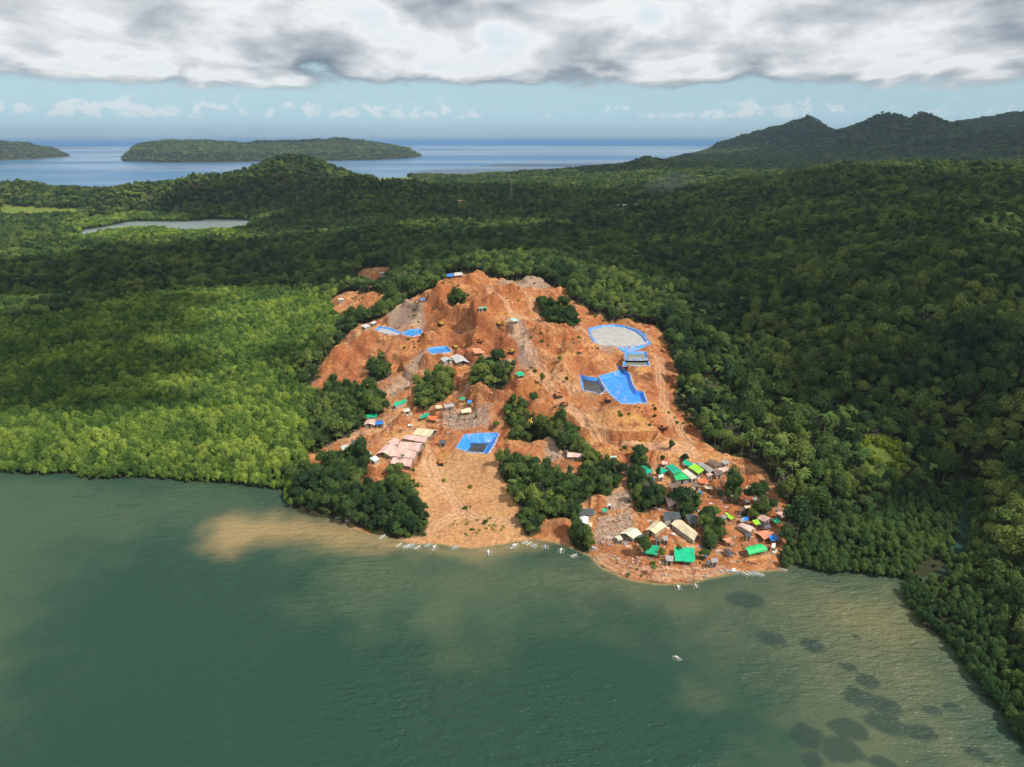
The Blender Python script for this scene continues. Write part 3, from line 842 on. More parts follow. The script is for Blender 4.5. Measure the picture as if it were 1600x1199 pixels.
# ------------------------------------------------------------------ haze
ht = 420.0
hv = [(sx * 60000, y, z) for sx in (-1, 1) for y in (-20000, 125000) for z in (-5.5, ht)]
hf = [(0, 1, 3, 2), (4, 6, 7, 5), (0, 4, 5, 1), (2, 3, 7, 6), (0, 2, 6, 4), (1, 5, 7, 3)]
HAZE_ON = True
HAZE_D = 0.000048
me = bpy.data.meshes.new('haze'); me.from_pydata(hv, [], hf)
m = bpy.data.materials.new('haze'); m.use_nodes = True
t = NT(m.node_tree)
pv = t.n('ShaderNodeVolumePrincipled')
pv.inputs['Color'].default_value = (0.60, 0.82, 1.0, 1); pv.inputs['Density'].default_value = HAZE_D; pv.inputs['Anisotropy'].default_value = 0.2
o = t.n('ShaderNodeOutputMaterial'); t.l(pv.outputs[0], o.inputs['Volume'])
me.materials.append(m)
if HAZE_ON:
    ho = bpy.data.objects.new('haze', me); COL.objects.link(ho)
    setp(ho, 'thin blue sea haze over the whole bay and hills', None, None, 'stuff')

exec_rest = True

# ------------------------------------------------------------------ vegetation
def leaf_material(name, c_dark, c_mid, c_light, transl=0.22, patch=0.02):
    m, t = new_mat(name)
    oi = t.n('ShaderNodeObjectInfo')
    at = t.n('ShaderNodeAttribute', attribute_name='tone')
    pn = t.noise(oi.outputs['Location'], patch, 3, 0.6)
    v = t.math('ADD', t.math('MULTIPLY', oi.outputs['Random'], 0.55), t.math('MULTIPLY', t.ss(pn, 0.32, 0.68), 0.45))
    rp = t.n('ShaderNodeValToRGB'); t.l(v, rp.inputs[0])
    e = rp.color_ramp.elements
    e[0].position = 0.12; e[0].color = c_dark + (1,)
    e[1].position = 0.9; e[1].color = c_light + (1,)
    q = e.new(0.5); q.color = c_mid + (1,)
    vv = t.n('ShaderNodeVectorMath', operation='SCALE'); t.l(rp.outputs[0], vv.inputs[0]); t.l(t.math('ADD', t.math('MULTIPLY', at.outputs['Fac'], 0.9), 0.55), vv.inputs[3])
    d = t.n('ShaderNodeBsdfDiffuse'); t.l(vv.outputs[0], d.inputs[0])
    r = t.n('ShaderNodeBsdfTranslucent'); t.l(vv.outputs[0], r.inputs[0])
    ms = t.n('ShaderNodeMixShader'); ms.inputs[0].default_value = transl
    t.l(d.outputs[0], ms.inputs[1]); t.l(r.outputs[0], ms.inputs[2])
    o = t.n('ShaderNodeOutputMaterial'); t.l(ms.outputs[0], o.inputs[0])
    return m


def flat_mat(name, col, rough=0.8, nscale=1.2, namt=0.25, spec=0.3, metal=0.0, bump=0.0, bscale=6.0):
    m, t = new_mat(name)
    tc = t.n('ShaderNodeTexCoord')
    nn = t.noise(tc.outputs['Object'], nscale, 4, 0.6, 0.2)
    vv = t.n('ShaderNodeVectorMath', operation='SCALE'); vv.inputs[0].default_value = col
    t.l(t.ss(nn, 0.25, 0.75, 1 - namt, 1 + namt), vv.inputs[3])
    b = t.n('ShaderNodeBsdfPrincipled'); t.l(vv.outputs[0], b.inputs['Base Color'])
    b.inputs['Roughness'].default_value = rough; b.inputs['Specular IOR Level'].default_value = spec; b.inputs['Metallic'].default_value = metal
    if bump:
        bb = t.n('ShaderNodeBump'); bb.inputs['Strength'].default_value = bump; bb.inputs['Distance'].default_value = 0.15
        t.l(t.noise(tc.outputs['Object'], bscale, 3, 0.6, 0.8), bb.inputs['Height']); t.l(bb.outputs[0], b.inputs['Normal'])
    o = t.n('ShaderNodeOutputMaterial'); t.l(b.outputs[0], o.inputs[0])
    return m


MF = leaf_material('broadleaf foliage', (0.034, 0.066, 0.032), (0.084, 0.142, 0.042), (0.230, 0.285, 0.070), 0.30, 0.018)
MM = leaf_material('mangrove foliage', (0.060, 0.125, 0.034), (0.150, 0.245, 0.050), (0.370, 0.460, 0.085), 0.36, 0.02)
MMR = leaf_material('dark mangrove foliage', (0.045, 0.090, 0.036), (0.078, 0.138, 0.044), (0.130, 0.190, 0.050), 0.28, 0.02)
MPM = leaf_material('palm fronds', (0.055, 0.105, 0.032), (0.095, 0.155, 0.040), (0.160, 0.210, 0.055), 0.28, 0.02)
MSH = leaf_material('shrub foliage', (0.055, 0.105, 0.022), (0.10, 0.165, 0.03), (0.18, 0.23, 0.04), 0.25, 0.05)
MGR = leaf_material('bright scrub foliage', (0.13, 0.18, 0.02), (0.19, 0.25, 0.03), (0.27, 0.31, 0.05), 0.2, 0.05)
MBK = flat_mat('bark', (0.20, 0.16, 0.12), 0.95)
MDB = flat_mat('pale dead twigs', (0.26, 0.20, 0.17), 0.95, 2.0, 0.3)

_ico = {}


def ico(sub):
    if sub not in _ico:
        bm = bmesh.new(); bmesh.ops.create_icosphere(bm, subdivisions=sub, radius=1.0)
        _ico[sub] = (np.array([v.co[:] for v in bm.verts]), np.array([[v.index for v in f.verts] for f in bm.faces])); bm.free()
    return _ico[sub]


class Buf:
    def __init__(s):
        s.v = []; s.f = []; s.n = 0; s.tone = []; s.mi = []

    def add(s, V, F, tone=0.5, mi=0):
        V = np.asarray(V, float)
        s.v.append(V)
        for f in F:
            s.f.append([int(i) + s.n for i in f]); s.mi.append(mi)
        s.tone.append(np.full(len(V), tone) if np.isscalar(tone) else np.asarray(tone))
        s.n += len(V)

    def tube(s, p0, p1, r0, r1, k=5, tone=0.5, mi=0, cap=True):
        p0 = np.array(p0, float); p1 = np.array(p1, float)
        d = p1 - p0; d = d / (np.linalg.norm(d) + 1e-9)
        a = np.cross(d, [0, 0, 1.0]) if abs(d[2]) < 0.9 else np.cross(d, [1.0, 0, 0])
        a /= np.linalg.norm(a); b = np.cross(d, a)
        V = []
        for p, r in ((p0, r0), (p1, r1)):
            for i in range(k):
                an = 2 * math.pi * i / k
                V.append(p + (a * math.cos(an) + b * math.sin(an)) * r)
        F = [[i, (i + 1) % k, k + (i + 1) % k, k + i] for i in range(k)]
        if cap:
            F += [list(range(k))[::-1], [k + i for i in range(k)]]
        s.add(V, F, tone, mi)

    def box(s, c, sz, rz=0.0, mi=0, tilt=0.0, tone=0.5):
        x, y, z = sz[0] / 2, sz[1] / 2, sz[2] / 2
        V = np.array([[a, b, c_] for a in (-x, x) for b in (-y, y) for c_ in (-z, z)], float)
        if tilt:
            ct, st_ = math.cos(tilt), math.sin(tilt)
            V = np.stack([V[:, 0] * ct + V[:, 2] * st_, V[:, 1], -V[:, 0] * st_ + V[:, 2] * ct], 1)
        cr, sr = math.cos(rz), math.sin(rz)
        V = np.stack([V[:, 0] * cr - V[:, 1] * sr, V[:, 0] * sr + V[:, 1] * cr, V[:, 2]], 1) + np.array(c)[None]
        s.add(V, [[0, 1, 3, 2], [4, 6, 7, 5], [0, 4, 5, 1], [2, 3, 7, 6], [0, 2, 6, 4], [1, 5, 7, 3]], tone, mi)

    def mesh(s, name, *mats):
        V = np.concatenate(s.v)
        me = bpy.data.meshes.new(name)
        me.from_pydata(V.tolist(), [], s.f)
        at = me.attributes.new('tone', 'FLOAT', 'POINT')
        at.data.foreach_set('value', np.concatenate(s.tone).astype(np.float32))
        for m in mats:
            me.materials.append(m)
        if len(mats) > 1:
            me.polygons.foreach_set('material_index', np.array(s.mi, dtype=np.int32))
        return me


def cards(B, P, N, size, r):
    """small leaf clumps facing N at P"""
    k = len(P)
    t = np.cross(N, r.normal(size=(k, 3))); t /= np.linalg.norm(t, axis=1)[:, None] + 1e-9
    b = np.cross(N, t)
    sz = size * r.uniform(0.6, 1.35, k)[:, None]
    asp = r.uniform(0.45, 0.8, k)[:, None]
    V = np.stack([P - t * sz * .5, P + b * sz * asp * .5 + N * sz * .12, P + t * sz * .5, P - b * sz * asp * .5 + N * sz * .12], 1).reshape(-1, 3)
    F = (np.arange(k)[:, None] * 4 + np.arange(4)[None])
    tone = np.repeat(r.uniform(0.1, 1.0, k), 4)
    B.add(V, F, tone)


def crown_mesh(name, mat, seed, W, zb, zt, nl, ncard, csz, flat=0.6):
    r = np.random.default_rng(seed)
    B = Buf()
    IV, IF = ico(2)
    hgt = zt - zb
    for i in range(nl):
        if i == 0:
            c = np.array([0, 0, zb + hgt * .62]); s = np.array([W * .34, W * .34, hgt * .42])
        else:
            an = i * 2.399 + r.uniform(-.3, .3); rad = W * r.uniform(.16, .42)
            c = np.array([math.cos(an) * rad, math.sin(an) * rad, zb + hgt * r.uniform(.3, .66)])
            q = W * r.uniform(.12, .25); s = np.array([q, q * r.uniform(.8, 1.2), q * flat + hgt * .12])
        d = 1 + 0.22 * fbm(IV[:, 0] * 4 + i * 9, IV[:, 1] * 4 + IV[:, 2] * 3 + seed, 2.0, 2, seed)
        V = IV * (s * 0.76)[None] * d[:, None] + c[None]
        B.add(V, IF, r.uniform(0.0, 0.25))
        m_ = int(ncard * (s[0] * s[1]) / (W * W * .34 * .34) / (nl * .36)) + 12
        N = r.normal(size=(m_, 3)); N[:, 2] = np.abs(N[:, 2]) * 0.9 - 0.25; N /= np.linalg.norm(N, axis=1)[:, None]
        P = N * s[None] * r.uniform(.86, 1.1, m_)[:, None] + c[None]
        N2 = N + r.normal(size=(m_, 3)) * .45; N2 /= np.linalg.norm(N2, axis=1)[:, None]
        cards(B, P, N2, csz, r)
    return B.mesh(name, mat)


def trunk_mesh(name, seed, h, r0, lean=0.05, roots=False, mat=None, limbs=3, W=4):
    r = np.random.default_rng(seed); B = Buf()
    dx, dy = r.normal(size=2) * lean * h
    top = (dx, dy, h)
    B.tube((0, 0, -1.2), (dx * .5, dy * .5, h * .55), r0, r0 * .75, 6)
    B.tube((dx * .5, dy * .5, h * .55), top, r0 * .75, r0 * .4, 6)
    for i in range(limbs):
        an = i * 2.1 + seed
        B.tube((dx * .6, dy * .6, h * r.uniform(.5, .75)), (math.cos(an) * W * .3, math.sin(an) * W * .3, h * r.uniform(.95, 1.1)), r0 * .45, r0 * .18, 5)
    if roots:
        for i in range(5):
            an = i * 1.256 + seed
            B.tube((0, 0, h * .3), (math.cos(an) * .9, math.sin(an) * .9, -1.0), r0 * .4, r0 * .3, 4)
    return B.mesh(name, mat or MBK)


def palm_crown(name, seed, h, L=3.4):
    r = np.random.default_rng(seed); B = Buf()
    for i in range(17):
        an = i * 2.399 + r.uniform(-.2, .2); el = r.uniform(-.15, 1.1); d = np.array([math.cos(an), math.sin(an)])
        sd = np.array([-d[1], d[0]]); V = []; seg = 5; l_ = L * r.uniform(.8, 1.1)
        x = 0; z = h; e_ = el
        for j in range(seg + 1):
            wd_ = 0.5 * math.sin(min(1, (j + .6) / seg) * math.pi * .9) + .04
            V += [[d[0] * x - sd[0] * wd_, d[1] * x - sd[1] * wd_, z - wd_ * .4], [d[0] * x, d[1] * x, z + .05], [d[0] * x + sd[0] * wd_, d[1] * x + sd[1] * wd_, z - wd_ * .4]]
            x += math.cos(e_) * l_ / seg; z += math.sin(e_) * l_ / seg; e_ -= .38
        F = []
        for j in range(seg):
            a_ = j * 3
            F += [[a_, a_ + 1, a_ + 4, a_ + 3], [a_ + 1, a_ + 2, a_ + 5, a_ + 4]]
        B.add(V, F, r.uniform(0.1, 1.0))
    return B.mesh(name, MPM)


def bare_mesh(name, seed, h):
    r = np.random.default_rng(seed); B = Buf()

    def br(p, d, l, rad, dep):
        q = p + d * l
        B.tube(p, q, rad, rad * .6, 4 if dep else 5, cap=False)
        if dep < 3:
            for i in range(3 if dep else 5):
                nd = d * .8 + r.normal(size=3) * .55; nd[2] = abs(nd[2]) * .8 + .1; nd /= np.linalg.norm(nd)
                br(p + d * l * r.uniform(.5, 1), nd, l * r.uniform(.5, .75), rad * .55, dep + 1)
    br(np.array([0, 0, -.5]), np.array([0, 0, 1.0]), h * .45, h * .018, 0)
    return B.mesh(name, MDB)


def mk(name, me, parent=None, loc=None):
    o = bpy.data.objects.new(name, me)
    COL.objects.link(o)
    if parent is not None: o.parent = parent
    if loc is not None: o.location = loc
    return o


SP = {
    'forest': dict(name='broadleaf_tree', cat='tree', v=[]), 'mangrove': dict(name='mangrove_tree', cat='mangrove', v=[]), 'darkmangrove': dict(name='mangrove_tree', cat='mangrove', v=[]), 'palm': dict(name='coconut_palm', cat='palm', v=[]),
}
for i in range(5):
    Wd = (8.2, 7.0, 9.0, 6.4, 7.6)[i]; zt = (10.5, 11.5, 9.5, 12.5, 8.5)[i]
    SP['forest']['v'].append((crown_mesh('broadleaf_crown', MF, 10 + i, Wd, zt * (.35, .2, .5, .15, .4)[i], zt, (8, 7, 10, 6, 9)[i], 640, (.85, .7, .95, .7, 1.0)[i]), trunk_mesh('broadleaf_trunk', 20 + i, zt * .72, .24, W=Wd)))
for key, mt in (('mangrove', MM), ('darkmangrove', MMR)):
    for i in range(4):
        Wd = (4.6, 4.0, 5.2, 4.3)[i]; zt = (6.2, 7.0, 5.6, 6.6)[i]
        SP[key]['v'].append((crown_mesh('mangrove_crown', mt, 40 + i, Wd, zt * .02, zt, 7, 420, .55, .8), trunk_mesh('mangrove_trunk', 50 + i, zt * .66, .13, roots=True, W=Wd)))
for i in range(3):
    h = (9.5, 11, 8.2)[i]
    SP['palm']['v'].append((palm_crown('palm_crown', 60 + i, h), trunk_mesh('palm_trunk', 70 + i, h, .16, .02, limbs=0)))
shrubs = [crown_mesh('shrub', MSH, 80 + i, 2.6, -.2, 1.7, 4, 130, .42, .9) for i in range(3)]
scrub = [crown_mesh('scrub', MGR, 90 + i, 1.5, -.1, .75, 3, 70, .3, .9) for i in range(2)]
barem = [bare_mesh('bare_tree', 95 + i, (6, 8, 5)[i]) for i in range(3)]


def scatter(name, x, y, z, sc, vi, meshes, label, tall=None):
    """one object of uncountable plants, instanced by geometry nodes; meshes: list of lists of mesh data"""
    k = len(x)
    me = bpy.data.meshes.new(name)
    me.vertices.add(k)
    me.vertices.foreach_set('co', np.stack([x, y, z], 1).astype(np.float32).ravel())
    a_ = me.attributes.new('scl', 'FLOAT_VECTOR', 'POINT')
    tl = sc if tall is None else tall
    a_.data.foreach_set('vector', np.stack([sc, sc, tl], 1).astype(np.float32).ravel())
    a_ = me.attributes.new('rot', 'FLOAT_VECTOR', 'POINT')
    a_.data.foreach_set('vector', np.stack([rng.normal(0, .05, k), rng.normal(0, .05, k), rng.uniform(0, 6.283, k)], 1).astype(np.float32).ravel())
    a_ = me.attributes.new('idx', 'INT', 'POINT')
    a_.data.foreach_set('value', np.asarray(vi, dtype=np.int32))
    me.update()
    ob = mk(name, me)
    ng = bpy.data.node_groups.new(name + '_scatter', 'GeometryNodeTree')
    ng.interface.new_socket('Geometry', in_out='INPUT', socket_type='NodeSocketGeometry')
    ng.interface.new_socket('Geometry', in_out='OUTPUT', socket_type='NodeSocketGeometry')
    N = ng.nodes; Lk = ng.links.new
    gi = N.new('NodeGroupInput'); go = N.new('NodeGroupOutput')
    jn = N.new('GeometryNodeJoinGeometry')
    for obs in meshes:
        jj = N.new('GeometryNodeJoinGeometry')
        for src in obs:
            oi = N.new('GeometryNodeObjectInfo'); oi.inputs['Object'].default_value = src; oi.transform_space = 'ORIGINAL'
            Lk(oi.outputs['Geometry'], jj.inputs[0])
        g2 = N.new('GeometryNodeGeometryToInstance'); Lk(jj.outputs[0], g2.inputs[0]); Lk(g2.outputs[0], jn.inputs[0])
    ip = N.new('GeometryNodeInstanceOnPoints')
    Lk(gi.outputs[0], ip.inputs['Points']); Lk(jn.outputs[0], ip.inputs['Instance'])
    ip.inputs['Pick Instance'].default_value = True
    for an, ty, sk in (('scl', 'FLOAT_VECTOR', 'Scale'), ('rot', 'FLOAT_VECTOR', 'Rotation'), ('idx', 'INT', 'Instance Index')):
        na = N.new('GeometryNodeInputNamedAttribute'); na.data_type = ty; na.inputs['Name'].default_value = an
        Lk(na.outputs['Attribute'], ip.inputs[sk])
    Lk(ip.outputs[0], go.inputs[0])
    md = ob.modifiers.new('scatter', 'NODES'); md.node_group = ng
    setp(ob, label, None, None, 'stuff')
    return ob


def candidates(cell, r0, r1, th0=-44, th1=49):
    ys = np.arange(0 if r0 < 2000 else r0 * .5, r1, cell * .87); xs = np.arange(-r1 * math.sin(R_(46)), r1 * math.sin(R_(49)), cell)
    X, Y = np.meshgrid(xs, ys)
    X = X + (np.arange(len(ys)) % 2)[:, None] * cell * .5
    X = X + rng.uniform(-.42, .42, X.shape) * cell; Y = Y + rng.uniform(-.42, .42, X.shape) * cell
    X = X.ravel(); Y = Y.ravel()
    r = np.hypot(X, Y); th = np.degrees(np.arctan2(X, Y))
    k = (r >= r0) & (r < r1) & (th > th0) & (th < th1)
    return X[k], Y[k]


mang_px = [[(-500, 760), (0, 775), (200, 782), (452, 800), (458, 750), (480, 735), (478, 700), (520, 680), (560, 655), (570, 640), (540, 610), (480, 610), (470, 590), (510, 550), (540, 505), (530, 480), (520, 465), (470, 455), (380, 452), (300, 460), (200, 470), (120, 500), (0, 505), (-300, 510)],
           [(1215, 900), (1228, 860), (1250, 815), (1300, 800), (1380, 790), (1450, 780), (1490, 760), (1500, 740), (1530, 740), (1545, 800), (1530, 860), (1530, 910), (1560, 960), (1600, 1040), (1680, 1130), (1760, 1300), (1700, 1420), (1560, 1180), (1440, 1040), (1395, 950), (1410, 930), (1340, 925), (1260, 915)],
           [(150, 340), (400, 340), (400, 375), (110, 384), (100, 355)]]
mang = [pxpoly(p) for p in mang_px]
MG = zone(gx, gy, mang, 10, 16, 35).reshape(TT.shape)
open_px = [[(1340, 694), (1385, 686), (1410, 710), (1405, 756), (1352, 758), (1338, 724)], [(1272, 515), (1320, 512), (1325, 536), (1280, 538)], [(1208, 640), (1242, 625), (1248, 656), (1215, 660)], [(578, 274), (618, 274), (650, 287), (590, 289)], [(0, 322), (130, 328), (130, 338), (0, 342)]]
openz = [pxpoly(p) for p in open_px]
OG = zone(gx, gy, openz, 2, 2, 36).reshape(TT.shape)

# keep trees off ponds; houses add their own spots later
clear = []
for P in ponds:
    pw = np.array(P['w']); clear.append((pw[:, 0].mean(), pw[:, 1].mean(), np.hypot(*(pw - pw.mean(0)).T).max() * .9))

# ------------------------------------------------------------------ buildings and tarpaulin shelters
def roof_mat(name, col, rough=0.55, wave=True):
    m, t = new_mat(name)
    tc = t.n('ShaderNodeTexCoord')
    n1 = t.noise(tc.outputs['Object'], 0.5, 4, 0.65, 0.4)
    n2 = t.noise(tc.outputs['Object'], 3.0, 3, 0.6)
    oi = t.n('ShaderNodeObjectInfo')
    vv = t.n('ShaderNodeVectorMath', operation='SCALE'); vv.inputs[0].default_value = col
    t.l(t.math('MULTIPLY', t.math('MULTIPLY', t.ss(n1, 0.25, 0.75, 0.80, 1.15), t.ss(n2, 0.2, 0.8, 0.92, 1.06)), t.ss(oi.outputs['Random'], 0, 1, 0.86, 1.1)), vv.inputs[3])
    dirt = t.mix(t.ss(n1, 0.60, 0.78, 0, 0.45), vv.outputs[0], (0.30, 0.16, 0.09))
    b = t.n('ShaderNodeBsdfPrincipled'); t.l(dirt, b.inputs['Base Color']); b.inputs['Roughness'].default_value = rough
    bb = t.n('ShaderNodeBump'); bb.inputs['Strength'].default_value = 0.6; bb.inputs['Distance'].default_value = 0.12
    t.l(t.noise(tc.outputs['Object'], 1.6, 3, 0.6, 1.0), bb.inputs['Height']); t.l(bb.outputs[0], b.inputs['Normal'])
    o = t.n('ShaderNodeOutputMaterial'); t.l(b.outputs[0], o.inputs[0])
    return m


RC = {'green': (0.0, 0.40, 0.19), 'teal': (0.0, 0.36, 0.21), 'bgreen': (0.02, 0.50, 0.14), 'lime': (0.30, 0.72, 0.03), 'blue': (0.01, 0.20, 0.68), 'pink': (0.66, 0.42, 0.36), 'salmon': (0.72, 0.27, 0.15), 'orange': (0.80, 0.16, 0.05),
      'cream': (0.68, 0.56, 0.36), 'pale': (0.62, 0.60, 0.45), 'white': (0.78, 0.78, 0.76), 'grey': (0.36, 0.345, 0.33), 'lgrey': (0.52, 0.51, 0.49), 'dark': (0.075, 0.085, 0.095), 'brown': (0.17, 0.11, 0.085), 'mint': (0.36, 0.62, 0.50)}
RM_ = {k: roof_mat('roof ' + k, c) for k, c in RC.items()}
WM = [flat_mat('weathered board wall', (0.22, 0.16, 0.115), 0.9), flat_mat('woven bamboo wall', (0.36, 0.27, 0.17), 0.9), flat_mat('grey block wall', (0.33, 0.31, 0.29), 0.9)]
MPOST = flat_mat('timber post', (0.24, 0.17, 0.11), 0.9)
MDARK = flat_mat('dark doorway shade', (0.05, 0.04, 0.035), 0.9)  # near-black colour paints the shade inside an open doorway


def sheet(name, q, mat, parent, base, th=0.05, nu=1, nv=1, sag=0.0, wob=0.0, seed=0):
    """thin slab between four world points q (cyclic), nu x nv cells"""
    q = [np.array(p, float) for p in q]
    V = []
    for j in range(nv + 1):
        for i in range(nu + 1):
            u_, v_ = i / nu, j / nv
            p = (q[0] * (1 - u_) + q[1] * u_) * (1 - v_) + (q[3] * (1 - u_) + q[2] * u_) * v_
            s_ = -sag * 16 * u_ * (1 - u_) * v_ * (1 - v_)
            if wob:
                s_ += wob * float(fbm(np.array([u_ * nu * 1.0 + seed * 3.1]), np.array([v_ * nv * 1.0]), 1.6, 2, seed)[0])
                e_ = wob * 1.2
                p = p + np.array([math.sin(i * 1.9 + seed + j), math.cos(j * 2.3 + seed + i), 0]) * e_ * (0.6 if (i in (0, nu) or j in (0, nv)) else 0.1)
            V.append(p + np.array([0, 0, s_]) - base)
    n_ = len(V)
    V += [p - np.array([0, 0, th]) for p in V]
    F = []
    w_ = nu + 1
    for j in range(nv):
        for i in range(nu):
            a_ = j * w_ + i
            F.append((a_, a_ + 1, a_ + w_ + 1, a_ + w_)); F.append((a_ + n_, a_ + w_ + n_, a_ + w_ + 1 + n_, a_ + 1 + n_))
    rim = [(i, i + 1) for i in range(nu)] + [(nv * w_ + i + 1, nv * w_ + i) for i in range(nu)] + [((j + 1) * w_, j * w_) for j in range(nv)] + [(j * w_ + nu, (j + 1) * w_ + nu) for j in range(nv)]
    for a_, b_ in rim:
        F.append((b_, a_, a_ + n_, b_ + n_))
    me = bpy.data.meshes.new(name); me.from_pydata([tuple(p) for p in V], [], F); me.materials.append(mat)
    bm_ = bmesh.new(); bm_.from_mesh(me); bmesh.ops.recalc_face_normals(bm_, faces=bm_.faces); bm_.to_mesh(me); bm_.free()
    return mk(name, me, parent)


nb = 0


def building(c, quad, color, style, label, name=None, cat=None, h=1.9, group=None, rise=None):
    global nb
    nb += 1
    pts = cp(c, quad)
    cx = sum(p[0] for p in pts) / 4; cy = sum(p[1] for p in pts) / 4
    gp = place(cx, cy, h)
    gc = g1(*gp)
    zr = gc + h
    q = [at_z(px, py, zr) for px, py in pts]
    cen = sum(q) / 4
    # a roof seen at a grazing angle: keep its depth believable
    vd = cen / np.linalg.norm(cen); sd_ = np.array([-vd[1], vd[0]])
    wx1 = max(abs(np.dot(p - cen, sd_)) for p in q); dp1 = max(abs(np.dot(p - cen, vd)) for p in q)
    kf = min(1.0, 1.25 * max(wx1, 1.6) / dp1)
    q = [cen + sd_ * np.dot(p - cen, sd_) + vd * np.dot(p - cen, vd) * kf for p in q]
    if np.linalg.norm(q[0] - q[1]) < np.linalg.norm(q[1] - q[2]):
        q = q[1:] + q[:1]
    # level pad under the building
    rad = max(np.linalg.norm(p - cen) for p in q)
    m = (np.abs(gx - cen[0]) < rad + 5) & (np.abs(gy - cen[1]) < rad + 5)
    dd = sdf(gx[m], gy[m], np.array(q))
    kk = sstep(-3.2, -0.3, dd)
    HG.ravel()[m] = HG.ravel()[m] * (1 - kk) + (gc - .05) * kk
    gmin = gc
    base = np.array([cen[0], cen[1], gmin])
    name = name or {'gable': 'hut', 'shed': 'shed', 'tarp': 'tarpaulin_shelter', 'arch': 'arched_tent'}[style]
    root = mk(name, None, None, base.tolist())
    setp(root, label, cat or {'gable': 'hut', 'shed': 'shed', 'tarp': 'shelter', 'arch': 'tent'}[style], group)
    L = np.linalg.norm(q[0] - q[1]); Wd = np.linalg.norm(q[1] - q[2])
    mt = RM_[color]
    P3 = lambda p, z: np.array([p[0], p[1], z])
    clear.append((cen[0], cen[1], max(L, Wd) * .5 + .4))
    rng2 = np.random.default_rng(nb)
    if style in ('gable', 'shed'):
        n_ = max(1, int(round(L / 2.4)))
        rise = rise if rise is not None else (0.17 * Wd if style == 'gable' else 0.12 * Wd)
        if style == 'gable':
            r0, r1 = (q[0] + q[3]) / 2, (q[1] + q[2]) / 2
            slopes = [(P3(q[0], zr), P3(q[1], zr), P3(r1, zr + rise), P3(r0, zr + rise)), (P3(r0, zr + rise), P3(r1, zr + rise), P3(q[2], zr), P3(q[3], zr))]
        else:
            hi = 1 if (q[2][1] + q[3][1]) > (q[0][1] + q[1][1]) else 0
            slopes = [(P3(q[0], zr + (0 if hi else rise)), P3(q[1], zr + (0 if hi else rise)), P3(q[2], zr + (rise if hi else 0)), P3(q[3], zr + (rise if hi else 0)))]
        for s_ in slopes:
            for i in range(n_):
                a0, a1 = i / n_ - .01, (i + 1) / n_ + .01
                dz = np.array([0, 0, (i % 2) * .05 + rng2.uniform(-.03, .03)])
                A_, B_, C_, D_ = s_[0] + (s_[1] - s_[0]) * a0, s_[0] + (s_[1] - s_[0]) * a1, s_[3] + (s_[2] - s_[3]) * a1, s_[3] + (s_[2] - s_[3]) * a0
                ov = rng2.uniform(-.02, .10)
                dirn = (B_ - C_) / (np.linalg.norm(B_ - C_) + 1e-6)
                if style == 'gable' and s_ is slopes[1]:
                    C_ = C_ - dirn * ov; D_ = D_ - dirn * ov
                else:
                    A_ = A_ + dirn * ov; B_ = B_ + dirn * ov
                sheet('roof_sheet', [A_ + dz, B_ + dz, C_ + dz, D_ + dz], mt, root, base)
        # walls
        wm = WM[nb % 3]
        ins = [cen + (p - cen) * (1 - .45 / max(np.linalg.norm(p - cen), 1)) for p in q]
        V = []; F = []
        for i in range(4):
            a_, b_ = ins[i], ins[(i + 1) % 4]
            o_ = len(V)
            zt_ = zr - .06
            V += [(a_[0], a_[1], gmin - .4), (b_[0], b_[1], gmin - .4), (b_[0], b_[1], zt_), (a_[0], a_[1], zt_)]
            F.append((o_, o_ + 1, o_ + 2, o_ + 3))
        me = bpy.data.meshes.new('wall'); me.from_pydata([(x - base[0], y - base[1], z - base[2]) for x, y, z in V], [], F); me.materials.append(wm)
        mk('wall', me, root)
        # door on the side that faces the water
        best = min(range(4), key=lambda i: (ins[i] + ins[(i + 1) % 4])[1])
        a_, b_ = ins[best], ins[(best + 1) % 4]
        mid = (a_ + b_) / 2; dv = (b_ - a_) / (np.linalg.norm(b_ - a_) + 1e-6); nv_ = np.array([dv[1], -dv[0]])
        if np.dot(nv_, mid - cen) < 0: nv_ = -nv_
        B = Buf(); B.box((mid[0] - base[0] + nv_[0] * .03, mid[1] - base[1] + nv_[1] * .03, 0.95), (0.9, .08, 1.95), math.atan2(dv[1], dv[0]))
        mk('door_opening', B.mesh('door_opening', MDARK), root)
    elif style == 'tarp':
        rise = rise if rise is not None else 0.1 * Wd
        nu, nv = max(4, min(9, int(L / 1.2))), max(3, min(7, int(Wd / 1.2)))
        hi = np.array([rise if p[1] > cen[1] else 0 for p in q]) + rng2.uniform(-.15, .15, 4)
        sheet('tarpaulin', [P3(q[i], zr + hi[i]) for i in range(4)], mt, root, base, .03, nu, nv, sag=.22 + .02 * L, wob=.22, seed=nb)
        for p, hh in zip(q, hi):
            pp = cen + (p - cen) * .94
            B = Buf(); g_ = g1(*pp)
            B.tube((pp[0] - base[0], pp[1] - base[1], g_ - .3 - base[2]), (pp[0] - base[0], pp[1] - base[1], zr + hh - .12 - base[2]), .09, .07, 5)
            mk('post', B.mesh('post', MPOST), root)
        B = Buf()
        a_ = cen + (q[0] - cen) * .6; b_ = cen + (q[1] - cen) * .6; d_ = b_ - a_
        mid = (a_ + b_) / 2
        B.box((mid[0] - base[0], mid[1] - base[1], g1(*mid) + .35 - base[2]), (np.linalg.norm(d_), .8, .7), math.atan2(d_[1], d_[0]))
        mk('bench', B.mesh('bench', MPOST), root)
    elif style == 'arch':
        n_ = max(3, int(round(L / 2.0)))
        rise = rise if rise is not None else .32 * Wd
